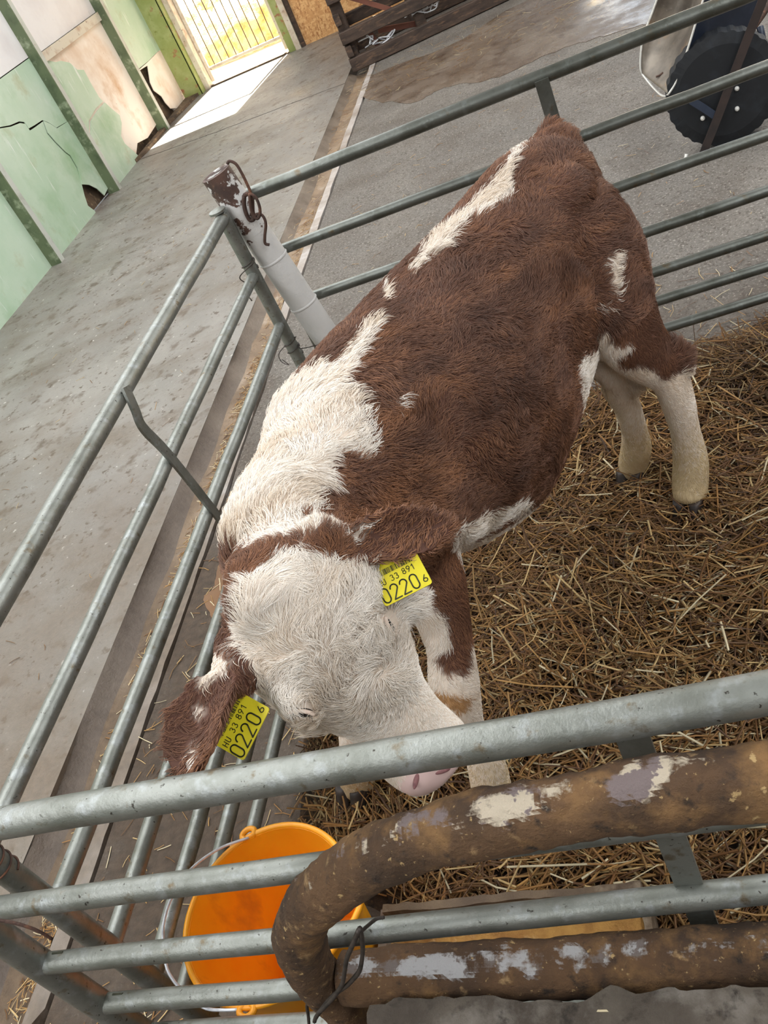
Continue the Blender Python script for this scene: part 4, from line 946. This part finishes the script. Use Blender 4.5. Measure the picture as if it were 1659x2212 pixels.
def ear_tag(BL, BR, TL, label):
    U = BR-BL; Wd = np.linalg.norm(U); U /= Wd; Vv = TL-BL; Vv -= U*(U@Vv); Vv /= np.linalg.norm(Vv); Nn = np.cross(U, Vv); Nn *= np.sign(Nn@(CAM-BL))
    k = Wd/.061
    def pl(o): return lambda a, b, w=0.0: BL+U*a*k+Vv*b*k+Nn*(o-w)
    out = [(.003, 0), (.058, 0), (.0602, .001), (.061, .003), (.061, .040), (.0595, .0425), (.052, .0435), (.046, .046), (.0415, .053), (.039, .062), (.036, .0665), (.031, .068), (.026, .0665), (.022, .062), (.0195, .053), (.015, .046), (.009, .0435), (.0015, .0425), (0, .040), (0, .003), (.0008, .001)]
    v, f = prism(out, pl(.0), .0015)
    tg_ = fixn(obj('ear_tag', (v, f), MT['yellow'], calf, label=label))
    lines = []
    for c_, ch in zip((.10, .30, .50, .707), '0220'): lines += text(ch, c_*.061-.0048, .0022, .0185, .0100, 0)
    ln2 = text('6', .91*.061-.0028, .0050, .0085, .0056, 0)
    ln3 = text('HU', .0035, .0235, .0072, .0042, .0058) + text('33', .0200, .0240, .0072, .0042, .0058) + text('891', .0355, .0248, .0072, .0042, .0058)
    for nm, L, wd in (('number', lines, .0017), ('check_digit', ln2, .0011), ('herd_code', ln3, .0009)):
        obj(nm, strokes(L, wd*k/k, pl(.0004)), MT['ink'], tg_)
    g = np.random.default_rng(5); bars = []; u = .012
    while u < .052:
        bw = g.choice([.0004, .0007, .0011]); bars.append([(u, .0345), (u+bw, .0345), (u+bw, .0415), (u, .0415)]); u += bw+g.choice([.0004, .0006, .0011])
    vv = np.array([pl(.0004)(a, b) for q in bars for a, b in q]); ff = [[4*i, 4*i+1, 4*i+2, 4*i+3] for i in range(len(bars))]
    obj('barcode', (vv, ff), MT['ink'], tg_)
    c = pl(.001)(.0305, .0615); v, f = tube([c-Nn*.012, c-Nn*.002, c-Nn*.0016], [.004, .0045, .002], 12); obj('tag_stud', (v, f), MT['yellow'], tg_, smooth=True, auto=40)
ear_tag(dep(833, 1311, 1.008), dep(935, 1259, 1.012), dep(790, 1240, 1.024), 'yellow ear tag hanging clear of the ear')
ear_tag(dep(526, 1644, .955), dep(583, 1530, .965), dep(466, 1594, .972), 'yellow ear tag partly under ear hair')
# ---------------------------------------------------------------- fur
bm_.calc_loop_triangles()
tri = np.zeros(len(bm_.loop_triangles)*3, int); bm_.loop_triangles.foreach_get('vertices', tri); tri = tri.reshape(-1, 3)
A, B, C_ = BV[tri[:, 0]], BV[tri[:, 1]], BV[tri[:, 2]]
ar = np.linalg.norm(np.cross(B-A, C_-A), axis=1)
NH = 340000
hr_ = np.random.default_rng(21)
ar = ar*np.where(ishead[tri[:, 0]], 2.6, 1.0); ti = hr_.choice(len(tri), NH, p=ar/ar.sum()); a = hr_.random(NH); b = hr_.random(NH); fl = a+b > 1; a[fl] = 1-a[fl]; b[fl] = 1-b[fl]
HP = A[ti]+(B-A)[ti]*a[:, None]+(C_-A)[ti]*b[:, None]
HN = BN[tri[ti, 0]]*(1-a-b)[:, None]+BN[tri[ti, 1]]*a[:, None]+BN[tri[ti, 2]]*b[:, None]; HN /= np.linalg.norm(HN, axis=1)[:, None]
vi = tri[ti, 0]; HPRT = part[vi]; HH = ishead[vi]
HC = coat(HP, HN, HPRT, HH, hr_.normal(0, 3.2, (NH, 2)))
tt = ((HP-POLL)@ha)/(HL/.33)
# flow over the skin
di = np.argmin(((HP[:, None, :2]-tc_[None])**2).sum(2), 1); flow = np.hstack([-tg[di]*.75, np.full((NH, 1), -.5)])
side = np.clip(1-HN[:, 2], 0, 1)[:, None]; flow[:, 2:] *= side
isleg = np.isin(HPRT, ['rh', 'lh', 'rf', 'lf']) & (HP[:, 2] < .62)
flow[isleg] = np.array([.1, .15, -1.0])
WH = hp_(.165, .0, .03)
flow[HH] = (HP-WH)[HH]
eo = {'earr': dep(988, 1128, 1.05)-dep(732, 1186, 1.03), 'earl': dep(385, 1694, .945)-dep(505, 1458, .985)}
for k in eo: flow[HPRT == k] = eo[k]
flow = flow-HN*((flow*HN).sum(1))[:, None]; flow /= np.linalg.norm(flow, axis=1)[:, None]+1e-9
bi = np.cross(HN, flow)
ang = .65*sines(HP, 301, 26)+.45*sines(HP, 302, 80)+hr_.normal(0, .28, NH)
ang = np.where(isleg, ang*.35, ang); ang = np.where(HH & (tt < .2), .9*sines(HP, 311, 45)+.75*sines(HP, 312, 110)+hr_.normal(0, .35, NH), ang); ang = np.where(HH & (tt > .22), ang*.4, ang)
fd = flow*np.cos(ang)[:, None]+bi*np.sin(ang)[:, None]; bi = np.cross(HN, fd)
Lh = np.full(NH, .022)
Lh[(HPRT == 'trunk') & (HC == 1)] = .027
Lh[(HPRT == 'trunk') & (HN[:, 2] < -.2)] = .024
Lh[HH] = np.interp(tt[HH], [-.05, .0, .14, .19, .23, .30], [.018, .020, .022, .020, .009, .004])
Lh[HH & (((HP-POLL)@hn_) < -.05)] *= .55
Lh[isleg] = np.interp(HP[isleg, 2], [.1, .3, .45, .62], [.006, .008, .013, .018])
er_ = (HPRT == 'earr') | (HPRT == 'earl'); Lh[er_] = .013
Lh *= hr_.uniform(.65, 1.2, NH)*(1+.22*sines(HP, 303, 40))
keep = (HC != 3) & (HP[:, 2] > .10)
lift = .30+.16*hr_.random(NH)+.10*sines(HP, 304, 30); lift = np.where(HH & (tt < .06), lift*.6, lift); lift = np.where(isleg | (HH & (tt > .22)), .14, lift)
curl = hr_.normal(0, .22, NH)+.35*sines(HP, 305, 60)*(1+1.2*(HH & (tt < .2)))
npt = 5; pts = np.zeros((NH, npt, 3))
for k in range(npt):
    s = k/(npt-1)
    pts[:, k] = HP+fd*(Lh*s*(1-.12*s))[:, None]+HN*(Lh*lift*np.sin(s*2.0)*.8)[:, None]+bi*(Lh*curl*s*s)[:, None]
wav = np.where(HH & (tt < .21), 1.0, .45)*hr_.uniform(.3, 1, NH)*.0016
for k in range(1, npt): pts[:, k] += bi*(wav*math.sin(k*1.9))[:, None]
# tufts: strands lean towards a neighbouring guide strand
gi = hr_.choice(NH, NH//15, replace=False); kg = kdtree.KDTree(len(gi))
for i, p in enumerate(HP[gi]): kg.insert(p, i)
kg.balance(); near = gi[np.array([kg.find(p)[1] for p in HP])]
cw = np.where(isleg | (HH & (tt > .22)), .25, .62)*hr_.uniform(.55, 1.1, NH)
ofar = np.linalg.norm(HP[near]-HP, axis=1) > .014
cw = np.where(ofar | ((HN[near]*HN).sum(1) < .5), 0, cw)
gp = pts[near].copy()
for k in range(1, npt):
    s = (k/(npt-1))**1.1; pts[:, k] += (gp[:, k]-pts[:, k])*(cw*s)[:, None]
EYES = [surf(655, 1543)[0], surf(846, 1350)[0]]
for e_c in EYES: keep &= np.linalg.norm(HP-e_c, axis=1) > .017
# hair colour: the coat's own shade with strand-to-strand variation
lf = .5+.5*sines(HP, 306, 9)/1.2; tuf = .5+.5*sines(HP, 307, 75)/1.3; u1 = np.clip(lf*.30+tuf*.30+hr_.random(NH)*.42, 0, 1)[:, None]
bd, bmid, bo = (np.array(S(*c)[:3]) for c in ((74, 50, 40), (116, 81, 63), (172, 120, 84)))
brown = np.where(u1 < .5, bd+(bmid-bd)*u1*2, bmid+(bo-bmid)*(u1-.5)*2)
wd_, wl = np.array(S(206,182,152)[:3]), np.array(S(246,239,230)[:3]); white = wd_+(wl-wd_)*np.clip(u1*1.4, 0, 1)
colh = np.where((HC == 0)[:, None], brown, np.where((HC == 1)[:, None], white, PAL[HC]*(.8+.4*u1)))
sel = np.where(keep)[0]; nk = len(sel)
hc = bpy.data.hair_curves.new('coat_fur'); hc.add_curves([npt]*nk)
hc.position_data.foreach_set('vector', (pts[sel]-CB).astype(np.float32).ravel())
ra_ = hc.attributes.new('radius', 'FLOAT', 'POINT')
rad = np.tile(np.array([.00042, .00040, .00034, .00024, .00008]), (nk, 1))*np.where(isleg[sel] | (HH & (tt > .22))[sel], .75, np.where(HH[sel], .78, 1))[:, None]
ra_.data.foreach_set('value', rad.astype(np.float32).ravel())
cc = hc.attributes.new('Col', 'FLOAT_COLOR', 'CURVE'); cc.data.foreach_set('color', np.hstack([colh[sel], np.ones((nk, 1))]).astype(np.float32).ravel())
MT['fur'] = pmat('fur', S(126,72,48), attr='Col', rough=.5, spec=.35)
hc.materials.append(MT['fur'])
fur = bpy.data.objects.new('fur', hc); COL.objects.link(fur); fur.parent = calf; fur['kind'] = 'stuff'; ORG[fur.name] = CB
# ================================================================== straw bedding
def bed(x, y):
    P = np.stack([x, y, 0*x], 1)
    ex = np.clip((x+.985+.03*sines(P, 401, 9))/.14, 0, 1); ey = np.clip((2.40+.04*sines(P, 402, 8)-y)/.22, 0, 1); en = np.clip((y-.375)/.05, 0, 1)
    db = np.hypot(x-BC[0], y-BC[1]); eb = np.clip((db-.13)/.12, 0, 1)
    h = .070+.013*sines(P, 403, 6)+.007*sines(P, 404, 17)+.003*sines(P, 405, 50)
    h = h+.075*np.exp(-((x-.62)/.34)**2-((y-2.22)/.24)**2)+.03*np.exp(-((x-.3)/.5)**2-((y-1.3)/.4)**2)
    ey = np.maximum(ey, np.clip((2.50-y)/.2, 0, 1)*np.clip((x-.25)/.2, 0, 1))
    return h*ex*ey*en*eb
V, F = grid(-1.0, 1.25, .372, 2.62, 200, 200, lambda V: bed(V[:, 0], V[:, 1])-.006)
obj('straw_bedding', (V, F), MT['strawbed'], smooth=True, label='trampled dark straw bedding covering the pen floor', cat='straw bedding', kind='stuff', org=(-.1, 1.4, 0))
SC = np.array([S(*c)[:3] for c in ((150,106,54), (122,82,42), (176,134,78), (198,168,116), (94,62,34), (216,200,164), (134,96,52), (110,76,42))])
SW = np.array([.22, .19, .15, .09, .13, .035, .13, .055])
def stalks(C, L, R, yaw, pit, ben, g):
    n = len(C); d = np.stack([np.cos(yaw)*np.cos(pit), np.sin(yaw)*np.cos(pit), np.sin(pit)], 1)
    s = np.stack([-np.sin(yaw), np.cos(yaw), 0*yaw], 1); u = np.cross(d, s)
    V = np.zeros((n, 9, 3))
    for k, t in enumerate((-.5, 0, .5)):
        c = C+d*(L*t)[:, None]+s*(ben*L*(.25-t*t))[:, None]
        for j in range(3):
            a = 2*math.pi*j/3+.5; V[:, k*3+j] = c+s*(R*math.cos(a))[:, None]+u*(R*.6*math.sin(a))[:, None]
    q = []
    for k in range(2):
        for j in range(3): q.append([k*3+j, k*3+(j+1)%3, (k+1)*3+(j+1)%3, (k+1)*3+j])
    q = np.array(q); F = (np.arange(n)[:, None, None]*9+q[None]).reshape(-1, 4)
    return V.reshape(-1, 3), F
def straw_obj(name, V, F, col, label, org):
    me = bpy.data.meshes.new(name); og = np.array(org)
    me.vertices.add(len(V)); me.vertices.foreach_set('co', (V-og).astype(np.float32).ravel())
    me.loops.add(F.size); me.loops.foreach_set('vertex_index', F.ravel().astype(np.int32))
    me.polygons.add(len(F)); me.polygons.foreach_set('loop_start', np.arange(0, F.size, 4, dtype=np.int32)); me.polygons.foreach_set('loop_total', np.full(len(F), 4, np.int32))
    me.update(calc_edges=True)
    at = me.attributes.new('Col', 'FLOAT_COLOR', 'POINT'); at.data.foreach_set('color', np.hstack([col, np.ones((len(col), 1))]).astype(np.float32).ravel())
    me.materials.append(MT['strawm']); o = bpy.data.objects.new(name, me); COL.objects.link(o); o.location = org
    o['label'] = label; o['category'] = 'straw'; o['kind'] = 'stuff'; return o
g = np.random.default_rng(55)
N1 = 52000
x = g.uniform(-.97, 1.1, N1); y = g.uniform(.45, 2.52, N1); h = bed(x, y)
ok = (h > .012) & ~((x > tx0-.02) & (x < tx1+.02) & (y > ty0-.02) & (y < ty1+.015)) & (np.hypot(x-BC[0], y-BC[1]) > .165) & (g.random(N1) < np.clip(h/.05, .15, 1))
for rows in (RH, LH, RF, LF):
    c = rows[-1][0]; ok &= np.hypot(x-c[0], y-c[1]) > .022
x, y, h = x[ok], y[ok], h[ok]; n = len(x); thin = g.random(n) < .38
L = np.where(thin, g.uniform(.02, .06, n), np.minimum(g.gamma(3.0, .020, n)+.018, .17)); R = np.where(thin, g.uniform(.0005, .0011, n), g.uniform(.0012, .0029, n))
pit = g.normal(0, .26, n); up_h = np.abs(g.normal(0, .011, n))+np.abs(np.sin(pit))*L*.38
C = np.stack([x, y, h+up_h], 1)
flowy = 1.1*sines(C*np.array([1, 1, 0]), 410, 5); yaw = np.where(g.random(n) < .5, flowy+g.normal(0, .6, n), g.uniform(0, 6.28, n))
V, F = stalks(C, L, R, yaw, pit, g.normal(0, .22, n), g)
ci = g.choice(len(SC), n, p=SW/SW.sum()); fresh = (np.exp(-((x+.12)/.28)**2-((y-1.15)/.30)**2)*.30 > g.random(n)); ci = np.where(fresh, g.choice([3, 5, 2], n), ci); col = SC[ci]*g.uniform(.5, 1.0, (n, 1))
dull = np.clip(1.0-.35*(sines(C, 411, 7) > .6), .5, 1)[:, None]; col = col*dull
straw_obj('straw', V, F, np.repeat(col, 9, 0), 'loose golden brown straw stalks strewn over the pen bedding', (-.1, 1.4, 0))
# stray pieces on the concrete, in the gutter and along the wall
def strays(n, xr, yr, zf, lmin, lmax):
    x = g.uniform(*xr, n); y = g.uniform(*yr, n); L = g.uniform(lmin, lmax, n); R = g.uniform(.0008, .0016, n)
    return np.stack([x, y, zf(x, y)+R*.8], 1), L, R
parts = [strays(1500, (-1.66, -1.555), (.5, 3.4), lambda x, y: np.interp(x, [-1.69, -1.63, -1.568, -1.548], [-.048, -.055, -.028, .004]), .012, .055), strays(300, (-1.66, -1.56), (3.4, 5.2), lambda x, y: np.interp(x, [-1.69, -1.63, -1.568, -1.548], [-.048, -.055, -.028, .004]), .012, .055),
         strays(160, (-1.70, -1.52), (4.6, 7.4), lambda x, y: -.022+0*x, .015, .06),
         strays(600, (-1.48, -.93), (.3, 2.4), lambda x, y: .002+0*x, .012, .07),
         strays(170, (-3.6, -1.78), (1.0, 7.4), lambda x, y: .002+0*x, .015, .06),
         strays(420, (-1.3, 1.6), (2.45, 6.0), lambda x, y: .002+0*x, .012, .05),
         strays(160, (0, 1.3), (2.4, 2.9), lambda x, y: .004+0*x, .03, .09),
         strays(240, (-1.6, 0.3), (6.6, 7.6), lambda x, y: .005+0*x, .03, .12),
         strays(40, (-.3, .2), (.25, .36), lambda x, y: .605+0*x, .012, .04)]
LB_ = ['chopped straw bits lying in the near stretch of the gutter', 'few straw bits in the gutter behind the white post', 'thin straw litter along the far end of the gutter', 'straw bits on the dark slab between gutter and pen', 'sparse straw bits on the pale aisle concrete', 'sparse straw bits on the grey slab around the wheelbarrow', 'loose straw spilled behind the rear hurdle', 'straw litter under the front of the wooden rack', 'straw bits on top of the rough manger wall']
for (C, L, R), lb in zip(parts, LB_):
    n = len(C)
    V, F = stalks(C, L, R, g.uniform(0, 6.28, n), g.normal(0, .05, n), g.normal(0, .2, n), g)
    col = SC[g.choice(len(SC), n, p=[.1, .08, .25, .25, .05, .17, .05, .05])]*g.uniform(.8, 1.15, (n, 1))
    straw_obj('stray_straw', V, F, np.repeat(col, 9, 0), lb, tuple(np.append(C[:, :2].mean(0), C[:, 2].min())))
